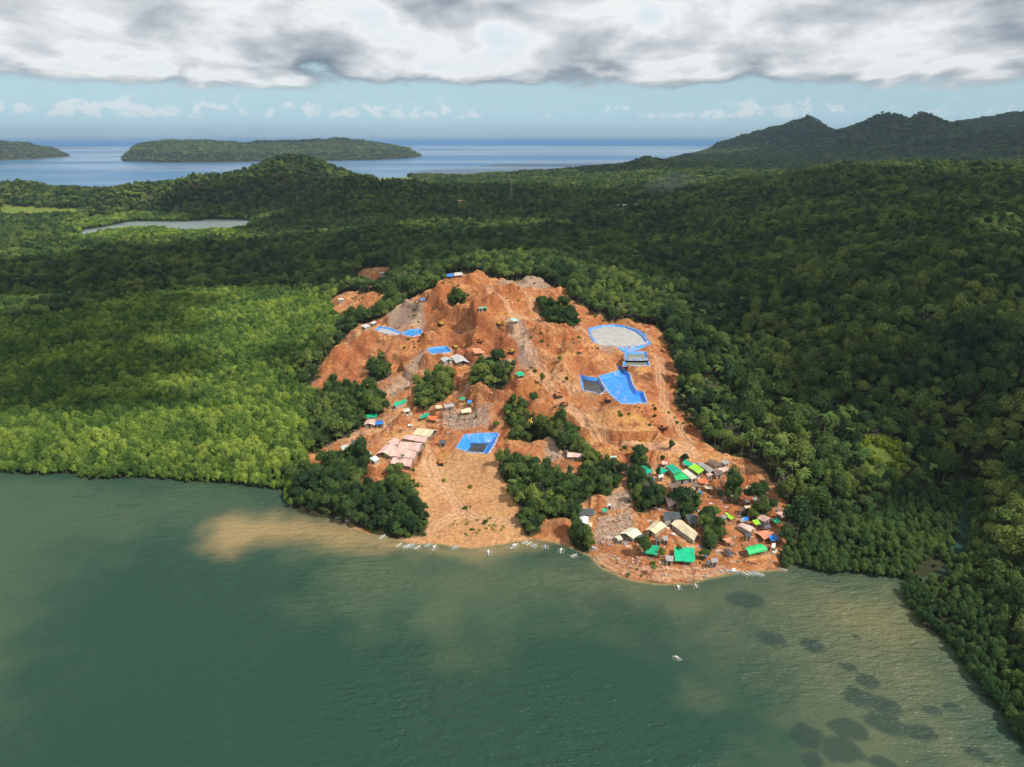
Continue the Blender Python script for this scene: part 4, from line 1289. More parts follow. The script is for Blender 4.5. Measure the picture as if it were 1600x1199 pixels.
        for i in range(n_):
            a0, a1 = i / n_ - .008, (i + 1) / n_ + .008
            V = []; F = []
            for a_ in (a0, a1):
                for k_ in range(9):
                    th_ = math.pi * k_ / 8
                    s_ = (1 - math.cos(th_)) / 2
                    p0 = q[0] + (q[1] - q[0]) * a_; p1 = q[3] + (q[2] - q[3]) * a_
                    p = p0 + (p1 - p0) * s_
                    V.append((p[0] - base[0], p[1] - base[1], zr - base[2] - .5 + rise * math.sin(th_) + (i % 2) * .05))
            for k_ in range(8):
                F.append((k_, k_ + 1, k_ + 10, k_ + 9))
            me = bpy.data.meshes.new('roof_sheet'); me.from_pydata(V, [], F); me.materials.append(mt)
            mk('roof_sheet', me, root)
        for i in range(n_ + 1):
            for side in (0, 1):
                p = (q[0] + (q[1] - q[0]) * i / n_) if side == 0 else (q[3] + (q[2] - q[3]) * i / n_)
                B = Buf(); B.tube((p[0] - base[0], p[1] - base[1], g1(*p) - .3 - base[2]), (p[0] - base[0], p[1] - base[1], zr - .5 - base[2]), .07, .07, 5)
                mk('post', B.mesh('post', MPOST), root)
    return root


BL = [
    ('V', [(455, 268), (518, 255), (602, 335), (530, 362)], 'teal', 'shed', 'upper half of the long dark green roof, uphill end of the village'),
    ('V', [(528, 358), (603, 340), (668, 402), (548, 402)], 'bgreen', 'shed', 'bright green flared roof adjoining the long dark green roof downhill'),
    ('V', [(660, 285), (720, 262), (800, 320), (750, 348)], 'lime', 'shed', 'long lime green roof between a dark green roof and a large grey roof'),
    ('V', [(600, 242), (642, 230), (705, 262), (655, 285)], 'teal', 'tarp', 'dark green tarpaulin at the uphill end of the lime green roof'),
    ('V', [(600, 318), (640, 305), (742, 385), (690, 402)], 'pale', 'shed', 'long pale greenish beige roof between bright green and lime roofs'),
    ('V', [(742, 258), (792, 250), (905, 318), (850, 336)], 'grey', 'gable', 'large grey roof right of the long lime green roof'),
    ('V', [(820, 235), (852, 215), (962, 268), (905, 282)], 'brown', 'shed', 'grey brown patched roof uphill of the large grey roof by the forest'),
    ('V', [(940, 235), (985, 225), (1030, 248), (990, 264)], 'grey', 'shed', 'small grey roof at the forest edge, uppermost of the village'),
    ('V', [(915, 305), (1000, 288), (1030, 308), (965, 332)], 'pink', 'shed', 'dull pink roof at the forest edge above a dark brown roof'),
    ('V', [(880, 322), (958, 316), (975, 350), (905, 368)], 'brown', 'shed', 'dark brown roof just downhill of the dull pink roof'),
    ('V', [(815, 345), (852, 336), (882, 358), (840, 374)], 'pink', 'shed', 'small pale pink roof right of the lime green roof'),
    ('V', [(738, 402), (822, 388), (842, 428), (765, 432)], 'orange', 'tarp', 'orange tarpaulin low over the ground below the lime green roof'),
    ('V', [(610, 490), (708, 465), (724, 488), (640, 516)], 'cream', 'tarp', 'narrow beige awning left of a small blue tarpaulin'),
    ('V', [(732, 508), (772, 490), (800, 520), (768, 548)], 'blue', 'tarp', 'small blue tarpaulin in the middle of the village'),
    ('V', [(800, 458), (872, 465), (882, 486), (812, 476)], 'cream', 'shed', 'narrow cream roof uphill of the small blue tarpaulin'),
    ('V', [(452, 556), (578, 548), (594, 630), (485, 650)], 'pink', 'gable', 'square pink roof standing alone above the dark grey sheds'),
    ('V', [(442, 692), (580, 690), (592, 745), (442, 770)], 'dark', 'shed', 'dark grey roof just below the square pink roof'),
    ('V', [(622, 702), (735, 700), (738, 800), (668, 800)], 'dark', 'shed', 'dark grey roof behind the longest cream roof'),
    ('V', [(272, 860), (370, 742), (464, 800), (362, 904)], 'cream', 'gable', 'broad cream ridged roof left of the longest cream roof'),
    ('V', [(506, 790), (600, 750), (755, 885), (706, 948)], 'cream', 'gable', 'longest cream roof of the shore village'),
    ('V', [(40, 880), (150, 822), (250, 886), (165, 925)], 'pale', 'gable', 'pale cream roof behind the bushy tree nearest the shore'),
    ('V', [(8, 900), (50, 888), (78, 938), (38, 952)], 'pale', 'shed', 'small pale cream roof on the far left of the cream roofs'),
    ('V', [(310, 960), (405, 975), (375, 1105), (270, 1072)], 'green', 'tarp', 'tilted emerald green tarpaulin beside the bushy shore tree'),
    ('V', [(530, 1012), (710, 1020), (720, 1135), (540, 1122)], 'green', 'tarp', 'large square emerald green tarpaulin with a shrub at its left corner'),
    ('V', [(1145, 1012), (1268, 975), (1370, 1020), (1202, 1062)], 'bgreen', 'arch', 'arched bright green tent on the red shore clearing'),
    ('V', [(1365, 898), (1440, 880), (1475, 925), (1400, 962)], 'blue', 'tarp', 'bright blue tarpaulin at the mangrove edge beside the orange one'),
    ('V', [(1262, 870), (1390, 845), (1428, 880), (1340, 930)], 'salmon', 'tarp', 'salmon orange tarpaulin touching the bright blue one'),
    ('V', [(1405, 965), (1440, 960), (1437, 1010), (1405, 1014)], 'white', 'tarp', 'small white tarpaulin below the bright blue one'),
    ('V', [(1258, 737), (1310, 687), (1396, 745), (1350, 792)], 'pink', 'gable', 'large dusty pink roof near the mangroves'),
    ('V', [(1182, 676), (1240, 670), (1264, 708), (1200, 758)], 'salmon', 'shed', 'salmon roof left of the large dusty pink roof'),
    ('V', [(1230, 762), (1275, 755), (1310, 792), (1260, 806)], 'lime', 'tarp', 'small lime tarpaulin below the large dusty pink roof'),
    ('V', [(1400, 752), (1450, 745), (1485, 772), (1440, 790)], 'green', 'tarp', 'small green tarpaulin at the right edge of the village'),
    ('V', [(1440, 692), (1500, 685), (1524, 714), (1498, 748)], 'pink', 'shed', 'pale pink roof farthest right, against the mangroves'),
    ('V', [(985, 688), (1010, 684), (1070, 750), (1035, 762)], 'lime', 'tarp', 'narrow lime green strip of tarpaulin left of the dark blue shelter'),
    ('V', [(1100, 802), (1140, 790), (1240, 832), (1212, 866)], 'pink', 'shed', 'long greyish pink roof uphill of the red shore clearing'),
    ('V', [(1015, 546), (1060, 516), (1115, 550), (1075, 578)], 'pink', 'gable', 'lone pink roof beside the fallen logs'),
    ('V', [(1170, 456), (1240, 450), (1276, 515), (1195, 522)], 'cream', 'gable', 'yellowish cream roof among trees at the top right of the village'),
    ('V', [(1160, 632), (1214, 626), (1214, 655), (1165, 658)], 'cream', 'shed', 'small beige roof uphill of the salmon roof'),
    ('V', [(1170, 586), (1205, 584), (1210, 604), (1175, 607)], 'lgrey', 'shed', 'tiny bluish white roof uphill of the small beige roof'),
    ('V', [(1150, 738), (1190, 730), (1196, 764), (1160, 770)], 'blue', 'tarp', 'small dark blue tarpaulin left of the salmon roof'),
    ('V', [(215, 286), (262, 280), (345, 328), (292, 346)], 'teal', 'shed', 'long dark green roof half under trees at the top left of the village'),
    ('V', [(385, 330), (420, 296), (480, 322), (430, 350)], 'teal', 'tarp', 'green tarpaulin left of the long dark green roof'),
    ('V', [(140, 370), (180, 370), (174, 386), (138, 388)], 'white', 'shed', 'tiny white roof beside the red track'),
    ('V', [(218, 406), (256, 404), (264, 424), (226, 426)], 'white', 'shed', 'tiny white roof between trees right of the red track'),
    ('V', [(975, 1012), (1010, 1000), (1060, 1058), (1022, 1080)], 'dark', 'arch', 'black tent on the red shore clearing left of the arched green tent'),
    ('V', [(430, 892), (475, 888), (482, 955), (440, 957)], 'grey', 'shed', 'narrow grey roof below the broad cream roof'),
    ('V', [(362, 902), (410, 896), (420, 962), (370, 966)], 'brown', 'shed', 'narrow brown roof below the broad cream roof'),
    ('V', [(198, 908), (258, 882), (284, 928), (230, 952)], 'dark', 'tarp', 'black tarpaulin right of the pale cream roof'),
    ('V', [(452, 1062), (530, 1060), (522, 1146), (460, 1150)], 'grey', 'shed', 'grey roof between the two emerald green tarpaulins'),
    ('V', [(960, 932), (1030, 922), (1070, 972), (1010, 958)], 'salmon', 'tarp', 'thin salmon awning uphill of the black tent'),
    ('V', [(860, 1100), (920, 1095), (925, 1140), (870, 1150)], 'grey', 'shed', 'weathered grey roof near the water beside the shore boats'),
    ('V', [(690, 440), (760, 430), (780, 460), (700, 466)], 'brown', 'shed', 'brown roof directly below the orange tarpaulin'),
    ('V', [(820, 1130), (858, 1118), (872, 1150), (830, 1160)], 'dark', 'tarp', 'black awning on the shore behind the beached boats'),
    ('V', [(1120, 745), (1150, 735), (1165, 775), (1125, 780)], 'grey', 'shed', 'small grey roof right of the narrow lime strip'),
    ('V', [(200, 940), (245, 950), (240, 1000), (205, 990)], 'salmon', 'tarp', 'orange red tarpaulin right of the bushy shore tree'),
    ('M', [(735, 838), (758, 758), (836, 756), (832, 850)], 'white', 'gable', 'white roof on the shore beside a single bushy tree'),
    ('M', [(830, 822), (876, 818), (862, 866), (832, 862)], 'cream', 'shed', 'small cream lean to roof beside the white shore roof'),
    ('M', [(745, 702), (890, 700), (890, 748), (750, 754)], 'dark', 'shed', 'long dark grey roof behind the white shore roof'),
    ('M', [(955, 692), (1000, 688), (1018, 712), (982, 722)], 'green', 'tarp', 'small green tarpaulin right of the long dark grey roof'),
    ('M', [(640, 158), (790, 170), (796, 210), (640, 205)], 'pink', 'gable', 'pink roof on the edge of the wooded gully above a red cut'),
    ('M', [(1040, 200), (1100, 198), (1102, 212), (1042, 214)], 'mint', 'shed', 'small mint roof at the right end of the wooded gully'),
    ('M', [(1020, 645), (1046, 645), (1046, 662), (1020, 662)], 'white', 'shed', 'tiny white box roof on the red slope below the gully'),
    ('L', [(1090, 420), (1170, 368), (1305, 386), (1235, 440)], 'cream', 'gable', 'cream roof at the uphill end of the big pink roofed camp'),
    ('L', [(995, 452), (1090, 424), (1232, 444), (1195, 490)], 'pink', 'gable', 'pale pink roof second from the uphill end of the camp'),
    ('L', [(965, 530), (1015, 480), (1190, 494), (1140, 560)], 'pink', 'gable', 'wide pale pink roof in the middle of the camp'),
    ('L', [(790, 582), (868, 506), (962, 522), (900, 592)], 'pink', 'gable', 'pink roof on the left side of the camp'),
    ('L', [(880, 496), (938, 456), (986, 466), (964, 510)], 'pink', 'shed', 'smallest pink roof at the upper left of the camp'),
    ('L', [(892, 600), (960, 530), (1138, 565), (1105, 618)], 'pink', 'gable', 'long pink roof across the lower half of the camp'),
    ('L', [(905, 660), (955, 612), (1108, 624), (1075, 690)], 'pink', 'gable', 'pink roof at the downhill end of the camp next to a blue tarpaulin'),
    ('L', [(918, 682), (980, 672), (988, 714), (926, 722)], 'blue', 'tarp', 'blue tarpaulin below the pink roofed camp'),
    ('L', [(735, 627), (780, 597), (816, 625), (775, 652)], 'white', 'shed', 'white roof left of the red cut below the camp'),
    ('L', [(700, 570), (745, 566), (740, 594), (706, 597)], 'lgrey', 'shed', 'tiny pale roof left of the camp'),
    ('L', [(300, 602), (332, 576), (455, 582), (388, 645)], 'pink', 'gable', 'pale pink roof by the mangroves left of the wooded knoll'),
    ('L', [(482, 572), (534, 570), (540, 600), (490, 606)], 'cream', 'shed', 'small cream roof right of the pale pink one by the mangroves'),
    ('L', [(360, 682), (410, 652), (442, 656), (384, 697)], 'mint', 'tarp', 'mint green tarpaulin at the edge of the wooded knoll'),
    ('L', [(290, 930), (302, 872), (395, 826), (362, 890)], 'salmon', 'shed', 'salmon roof sunk among trees on the wooded point'),
    ('L', [(300, 862), (318, 830), (345, 828), (330, 870)], 'green', 'tarp', 'small green tarpaulin behind the salmon roof on the wooded point'),
    ('L', [(800, 932), (836, 912), (914, 948), (886, 984)], 'lgrey', 'gable', 'light grey roof among trees on the point, lower of two'),
    ('L', [(930, 832), (986, 812), (1040, 850), (990, 872)], 'white', 'gable', 'whitish roof among trees on the point, upper of two'),
    ('L', [(684, 345), (700, 302), (782, 298), (778, 352)], 'pink', 'gable', 'pinkish white roof at the mangrove edge joined to a blue roof'),
    ('L', [(784, 302), (850, 306), (846, 352), (784, 350)], 'blue', 'shed', 'pale blue roof joined to a pinkish white roof'),
    ('L', [(690, 266), (798, 252), (792, 274), (702, 286)], 'green', 'shed', 'green roof behind the joined pinkish and blue roofs'),
    ('L', [(930, 167), (1030, 132), (1042, 150), (946, 186)], 'green', 'shed', 'long green roof tucked against the hill foot'),
    ('L', [(1276, 176), (1328, 166), (1340, 212), (1290, 226)], 'cream', 'tarp', 'cream sheet shelter left of the work camp'),
    ('L', [(1480, 112), (1522, 102), (1530, 138), (1490, 145)], 'green', 'tarp', 'green tarpaulin of the upper work camp'),
    ('L', [(1545, 132), (1580, 122), (1586, 168), (1550, 175)], 'blue', 'tarp', 'blue tarpaulin at the right end of the upper work camp'),
    ('L', [(1355, 176), (1430, 170), (1440, 188), (1360, 200)], 'grey', 'shed', 'grey roof in the upper work camp'),
    ('L', [(1490, 222), (1568, 204), (1588, 230), (1502, 245)], 'cream', 'tarp', 'cream awning along the front of the upper work camp'),
    ('L', [(1150, 272), (1210, 244), (1240, 260), (1162, 294)], 'teal', 'tarp', 'dark green tarpaulin left of a small red one'),
    ('L', [(1222, 268), (1300, 272), (1290, 308), (1232, 300)], 'orange', 'tarp', 'small red tarpaulin above the pink roofed camp'),
    ('L', [(1312, 470), (1370, 475), (1368, 500), (1314, 495)], 'dark', 'shed', 'dark roof between the camp and the lined pit'),
    ('U', [(412, 1006), (530, 976), (580, 1070), (462, 1132)], 'lgrey', 'gable', 'grey roof below the blue lined tank, left of two'),
    ('U', [(552, 988), (708, 976), (815, 1115), (625, 1112)], 'lgrey', 'gable', 'grey roof below the blue lined tank, right of two'),
    ('U', [(832, 872), (930, 872), (1015, 978), (875, 1015)], 'salmon', 'tarp', 'salmon tarpaulin above the wooded knoll'),
    ('U', [(920, 332), (978, 318), (988, 385), (925, 388)], 'mint', 'shed', 'pale mint roof high on the mine hill'),
    ('U', [(984, 322), (1040, 322), (1032, 384), (992, 382)], 'green', 'shed', 'green roof joined to the pale mint roof high on the hill'),
    ('U', [(1342, 500), (1400, 466), (1468, 528), (1402, 578)], 'mint', 'tarp', 'pale grey green tarpaulin beside the steep gravel chute'),
    ('U', [(1012, 1000), (1080, 992), (1108, 1058), (1050, 1068)], 'white', 'shed', 'white roof at the top of the wooded knoll'),
    ('U', [(132, 226), (200, 216), (210, 254), (142, 264)], 'blue', 'tarp', 'blue tarpaulin on the upper left shoulder of the mine'),
    ('K', [(418, 726), (460, 722), (484, 745), (442, 758)], 'green', 'tarp', 'green tarpaulin right of the wooded knoll'),
    ('K', [(812, 602), (832, 576), (860, 578), (835, 610)], 'orange', 'tarp', 'bright orange tarpaulin above the big blue pit'),
    ('F', [(1345, 170), (1385, 152), (1440, 150), (1420, 180)], 'blue', 'tarp', 'blue tarpaulin behind the summit of the mine hill'),
    ('F', [(1440, 148), (1500, 142), (1515, 160), (1440, 165)], 'lgrey', 'tarp', 'pale tarpaulin beside the blue one behind the summit'),
    ('F', [(655, 590), (700, 570), (745, 580), (700, 605)], 'lgrey', 'shed', 'pale roof at the upper left rim of the mine, outer of two'),
    ('F', [(735, 555), (770, 545), (795, 560), (760, 575)], 'white', 'shed', 'whitish roof at the upper left rim of the mine, inner of two'),
    ('V', [(415, 240), (465, 228), (480, 255), (428, 268)], 'pink', 'tarp', 'faded pink sheet uphill of the long dark green roof'),
    ('V', [(392, 358), (432, 352), (440, 376), (398, 384)], 'white', 'shed', 'small white roof below the green tarpaulin left of the long dark green roof'),
    ('V', [(490, 440), (560, 425), (575, 470), (505, 484)], 'brown', 'shed', 'rusty brown roof between the bright green roof and the square pink roof'),
    ('V', [(945, 722), (985, 712), (1000, 745), (958, 755)], 'grey', 'shed', 'small grey roof at the left end of the narrow lime strip'),
    ('V', [(1110, 650), (1150, 640), (1160, 680), (1120, 690)], 'brown', 'shed', 'rusty brown roof left of the small beige roof'),
    ('V', [(1330, 810), (1385, 800), (1400, 828), (1345, 838)], 'grey', 'shed', 'grey roof uphill of the salmon orange tarpaulin'),
    ('V', [(1165, 880), (1215, 872), (1228, 905), (1178, 915)], 'dark', 'shed', 'black roof below the long greyish pink roof'),
    ('V', [(1230, 560), (1270, 548), (1290, 580), (1248, 592)], 'grey', 'shed', 'small grey roof below the yellowish cream roof'),
    ('V', [(905, 470), (945, 462), (955, 492), (915, 500)], 'brown', 'shed', 'rusty roof uphill of the fallen logs'),
    ('V', [(640, 560), (690, 550), (700, 590), (650, 600)], 'lgrey', 'shed', 'light grey roof right of the square pink roof'),
    ('V', [(250, 1010), (275, 1005), (280, 1040), (255, 1045)], 'lgrey', 'shed', 'tiny light roof left of the tilted emerald tarpaulin'),
    ('L', [(575, 482), (640, 470), (690, 500), (605, 528)], 'dark', 'shed', 'dark roofed shed on the flat left of the camp'),
    ('L', [(490, 522), (550, 512), (580, 540), (505, 552)], 'lgrey', 'tarp', 'pale sheet on the flat near the mangroves left of the camp'),
    ('L', [(1010, 210), (1060, 205), (1075, 235), (1020, 240)], 'pale', 'shed', 'pale roof below the long green roof at the hill foot'),
]
for b_ in BL:
    building(*b_[:5])
tco = np.empty(len(tme.vertices) * 3, dtype=np.float32); tme.vertices.foreach_get('co', tco)
tco = tco.reshape(-1, 3); tco[:, 2] = HG.ravel(); tme.vertices.foreach_set('co', tco.ravel()); tme.update()

# far small houses among the hills
for i, (px, py, w_, colr, lb) in enumerate([(42, 338, 12, 'orange', 'lone red roof in the far light green clearing'), (962, 325, 8, 'lgrey', 'tiny far pale roof, leftmost of those near the drifting smoke'), (978, 325, 9, 'lgrey', 'tiny far pale roof, middle one of those near the smoke'),
                                       (992, 324, 7, 'grey', 'tiny far grey roof, right of the far pale roofs'), (1180, 455, 4, 'orange', 'tiny reddish roof alone in the forest right of the mine'), (720, 318, 8, 'salmon', 'tiny pinkish roof in the far forest left of the mast'),
                                       (598, 425, 6, 'lgrey', 'small grey roof beside the forest clearing behind the mine'), (468, 447, 6, 'lgrey', 'small pale roof in the dark forest left of the clearing'), (533, 466, 4, 'white', 'tiny white roof at the edge of the tan clearing')]):
    p = place(px, py, 4); 
    hh = {True: 8.0, False: 3.0}[np.hypot(*p) > 1000]
    z0 = g1(*p)
    r_ = mk('house', None, None, (p[0], p[1], z0)); setp(r_, lb, 'house')
    a_, b2 = w_ * .5, w_ * .32; clear.append((p[0], p[1], w_ * 1.0)); clear.append((p[0] * .992, p[1] * .992, w_ * .8))
    V = [(-a_, -b2, -1), (a_, -b2, -1), (a_, b2, -1), (-a_, b2, -1), (-a_, -b2, hh), (a_, -b2, hh), (a_, b2, hh), (-a_, b2, hh)]
    me = bpy.data.meshes.new('wall'); me.from_pydata(V, [], [(0, 1, 5, 4), (1, 2, 6, 5), (2, 3, 7, 6), (3, 0, 4, 7)]); me.materials.append(WM[2]); mk('wall', me, r_)
    me = bpy.data.meshes.new('roof'); rz = hh + w_ * .16
    me.from_pydata([(-a_ * 1.1, -b2 * 1.2, hh), (a_ * 1.1, -b2 * 1.2, hh), (a_ * 1.1, 0, rz), (-a_ * 1.1, 0, rz), (a_ * 1.1, b2 * 1.2, hh), (-a_ * 1.1, b2 * 1.2, hh)], [], [(0, 1, 2, 3), (3, 2, 4, 5)]); me.materials.append(RM_[colr]); mk('roof', me, r_)

# ------------------------------------------------------------------ ponds
def liner_mat():
    m, t = new_mat('blue tarpaulin liner')
    tc = t.n('ShaderNodeTexCoord')
    n1 = t.noise(tc.outputs['Object'], 0.35, 4, 0.6, 0.5)
    wv = t.n('ShaderNodeTexWave'); wv.inputs['Scale'].default_value = 0.35; wv.inputs['Distortion'].default_value = 1.5; t.l(tc.outputs['Object'], wv.inputs[0])
    c = t.mix(t.ss(n1, 0.3, 0.7), (0.008, 0.19, 0.70), (0.02, 0.30, 0.82))
    n5 = t.noise(tc.outputs['Object'], 1.1, 5, 0.7, 0.8)
    c = t.mix(t.ss(n1, 0.54, 0.68, 0, 0.75), c, (0.36, 0.24, 0.18))
    c = t.mix(t.ss(n5, 0.52, 0.70, 0, 0.55), c, (0.02, 0.13, 0.42))
    c = t.mix(t.ss(wv.outputs[1], 0.9, 1.0, 0, 0.25), c, (0.35, 0.5, 0.75))
    b = t.n('ShaderNodeBsdfPrincipled'); t.l(c, b.inputs['Base Color']); b.inputs['Roughness'].default_value = 0.45
    bb = t.n('ShaderNodeBump'); bb.inputs['Strength'].default_value = 0.7; bb.inputs['Distance'].default_value = 0.3
    t.l(t.noise(tc.outputs['Object'], 0.9, 3, 0.6, 1.2), bb.inputs['Height']); t.l(bb.outputs[0], b.inputs['Normal'])
    o = t.n('ShaderNodeOutputMaterial'); t.l(b.outputs[0], o.inputs[0])
    return m


MLIN = liner_mat()
MRIM = flat_mat('dusty folded liner edge', (0.30, 0.32, 0.42), 0.8, 0.6, 0.45)
FILL = {'grey': flat_mat('grey slurry', (0.37, 0.365, 0.35), 0.8, 0.25, 0.16, bump=0.3, bscale=0.6), 'olive': flat_mat('olive process water', (0.20, 0.22, 0.13), 0.25, 0.3), 'dark': flat_mat('black puddle water', (0.045, 0.05, 0.045), 0.2, 0.3), 'blue': flat_mat('clear water over liner', (0.01, 0.24, 0.62), 0.15, 0.3)}
for P in ponds:
    w0 = np.array(P['w']); n_ = len(w0)
    # densify outline
    dn = []
    for i in range(n_):
        a_, b_ = w0[i], w0[(i + 1) % n_]
        mm = max(1, int(np.linalg.norm(b_ - a_) / 2.5))
        for j in range(mm): dn.append(a_ + (b_ - a_) * j / mm)
    w0 = np.array(dn); n_ = len(w0)
    # inward normals
    area = 0.5 * np.sum(w0[:, 0] * np.roll(w0[:, 1], -1) - np.roll(w0[:, 0], -1) * w0[:, 1])
    tn = np.roll(w0, -1, 0) - np.roll(w0, 1, 0); tn /= np.linalg.norm(tn, axis=1)[:, None] + 1e-9
    nin = np.stack([-tn[:, 1], tn[:, 0]], 1) * (1 if area > 0 else -1)
    for _ in range(2): nin = (nin + np.roll(nin, 1, 0) + np.roll(nin, -1, 0)) / 3
    size = math.sqrt(abs(area)); bw_ = min(size * (1 - P['inset']) * .62, 5)
    z = P['z']; base = np.array([w0[:, 0].mean(), w0[:, 1].mean(), z])
    root = mk('lined_pond', None, None, base.tolist()); setp(root, P['label'], 'pond')
    rings = []
    ap_ = P.get('apron')
    wob = fbm(w0[:, 0], w0[:, 1], 3, 3, 7)
    for off, dz in ((-1.0, -0.55), (-0.5, .18), (0.1, .24), (bw_ * .5, -P['depth'] * .45), (bw_, -P['depth'])):
        p = w0 + nin * (off + wob[:, None] * .3)
        zz_ = z + dz + wob * .12
        if dz == -0.55:
            zz_ = np.maximum(np.minimum(zz_, ground(p[:, 0], p[:, 1]) + .12), z - 1.1)
        rings.append(np.column_stack([p, zz_]) - base)
    def ringmesh(name, a, mat):
        V = np.concatenate(a); F = []
        for r_ in range(len(a) - 1):
            for i in range(n_):
                j = (i + 1) % n_
                F.append((r_ * n_ + i, r_ * n_ + j, (r_ + 1) * n_ + j, (r_ + 1) * n_ + i))
        me = bpy.data.meshes.new(name); me.from_pydata(V.tolist(), [], F); me.materials.append(mat)
        return mk(name, me, root)
    ringmesh('rim_liner', rings[:3], MRIM)
    if ap_:
        wdir = np.clip(-(nin[:, 0] * .45 - nin[:, 1] * .9), 0, 1)[:, None]
        p = w0 - nin * (1.1 + ap_ * wdir)
        ringmesh('apron_liner', [np.column_stack([p, ground(p[:, 0], p[:, 1]) + .15]) - base, np.column_stack([(p + w0) / 2, np.maximum(ground(*((p + w0) / 2).T) + .2, 0)]) - base, rings[0] + np.array([0, 0, .1])], MLIN)
    ringmesh('bank_liner', rings[2:], MLIN)
    me = bpy.data.meshes.new('floor_liner'); me.from_pydata((rings[-1]).tolist(), [], [tuple(range(n_))]); me.materials.append(MLIN); mk('floor_liner', me, root)
    if P['fill'] is not None:
        f_ = P['fill']; k_ = f_ * bw_
        lv = -P['depth'] * (1 - (1 - f_)) if False else -P['depth'] * f_
        if P['fill'] < 0.3:
            lv = -P['depth'] + .12; k_ = bw_ * 1.15
        p = w0 + nin * k_
        me = bpy.data.meshes.new('pond_water'); me.from_pydata((np.column_stack([p, np.full(n_, z + lv)]) - base).tolist(), [], [tuple(range(n_))]); me.materials.append(FILL[P['fc']]); mk('pond_water', me, root)

# ------------------------------------------------------------------ excavators
MY = flat_mat('yellow machine paint', (0.50, 0.31, 0.05), 0.6, 1.0, 0.3); MO = flat_mat('orange machine paint', (0.42, 0.16, 0.05), 0.6, 1.0, 0.3)
MK = flat_mat('black rubber and steel', (0.03, 0.028, 0.026), 0.7); MGL = flat_mat('dark cab glass', (0.03, 0.04, 0.05), 0.1, spec=0.6)


def excavator(paint, reach):
    r = mk('excavator', None)
    for s_ in (-1, 1):
        B = Buf(); B.box((0, s_ * 1.15, .45), (3.6, .6, .62)); B.box((0, s_ * 1.15, .45), (4.1, .55, .4)); mk('crawler_track', B.mesh('crawler_track', MK), r)
    B = Buf(); B.tube((0, 0, .6), (0, 0, 1.05), .7, .7, 10); mk('turntable', B.mesh('turntable', MK), r)
    B = Buf(); B.box((-.5, -.15, 1.5), (2.9, 2.3, .9)); B.box((-1.2, -.2, 2.05), (1.2, 2.0, .3)); body = mk('body', B.mesh('body', paint), r)
    B = Buf(); B.box((-2.05, 0, 1.45), (.5, 2.5, .95)); mk('counterweight', B.mesh('counterweight', MK), body)
    B = Buf(); B.box((.55, .75, 1.95), (1.3, .95, 1.6)); cab = mk('cab', B.mesh('cab', paint), r)
    B = Buf(); B.box((.62, .75, 2.2), (1.24, 1.0, .8)); mk('window', B.mesh('window', MGL), cab)
    e1 = (2.6, -.1, 1.5 + reach * 3.0); e2 = (4.6, -.1, 1.2 + reach * 2.2)
    B = Buf(); B.tube((.7, -.1, 1.6), e1, .28, .26, 6); B.tube(e1, e2, .26, .2, 6); mk('boom', B.mesh('boom', paint), r)
    e3 = (5.4, -.1, .4 + reach * .6)
    B = Buf(); B.tube(e2, e3, .2, .16, 6); st_ = mk('stick', B.mesh('stick', paint), r)
    B = Buf(); B.box((e3[0] - .2, e3[1], e3[2] - .25), (.9, 1.0, .7), tilt=.4); mk('bucket', B.mesh('bucket', MK), st_)
    return r


def copy_tree(o, parent=None, keep=True):
    c = o.copy(); COL.objects.link(c)
    if parent is not None: c.parent = parent
    for ch in o.children:
        copy_tree(ch, c)
    return c


ey = excavator(MY, .6); eo = excavator(MO, .35)
ex = [('P', 829, 664, 'y', 80, 'yellow excavator with raised boom in the wooded gully'), ('K', 395, 603, 'y', 170, 'yellow excavator above the wooded knoll on the bench'), ('U', 620, 850, 'y', 30, 'yellow excavator beside the blue lined tank'),
      ('K', 690, 876, 'o', 20, 'orange excavator on the haul road, uphill of its twin'), ('K', 722, 932, 'o', -150, 'orange excavator on the haul road, downhill of its twin'), ('K', 1345, 1085, 'o', 160, 'orange excavator on the reddish lower right terrace'),
      ('U', 420, 578, 'y', 60, 'yellow excavator below the terraced cliff on the left'), ('N', 288, 752, 'o', 100, 'reddish excavator at the dark mound beside the camp'), ('U', 940, 805, 'o', 200, 'orange excavator on the flat bench under the central cliff'),
      ('U', 1215, 580, 'y', -40, 'yellow excavator left of the gravel chute'), ('K', 1000, 905, 'o', 90, 'orange excavator just below the big blue pit'), ('M', 290, 262, 'o', 10, 'orange excavator on the pink scree of the gully')]
for i, (c, a_, b_, k_, rz, lb) in enumerate(ex):
    src = ey if k_ == 'y' else eo
    first = (k_ == 'y' and i == 0) or (k_ == 'o' and i == 3)
    o_ = src if first else copy_tree(src)
    px, py = cp(c, [(a_, b_)])[0]
    p = place(px, py, 0.5)
    o_.location = (p[0], p[1], g1(*p) - .05); o_.rotation_euler = (0, 0, R_(rz)); o_.scale = (.95,) * 3
    setp(o_, lb, 'excavator', 'excavators working in the mine')
    clear.append((p[0], p[1], 4))

# ------------------------------------------------------------------ outrigger boats
MW = flat_mat('white boat paint', (0.56, 0.56, 0.53), 0.5, 1.0, 0.12); MBB = flat_mat('pale blue boat paint', (0.30, 0.45, 0.55), 0.5, 1.0, 0.12); MBM = flat_mat('pale bamboo', (0.44, 0.40, 0.32), 0.7, 1.5, 0.15)


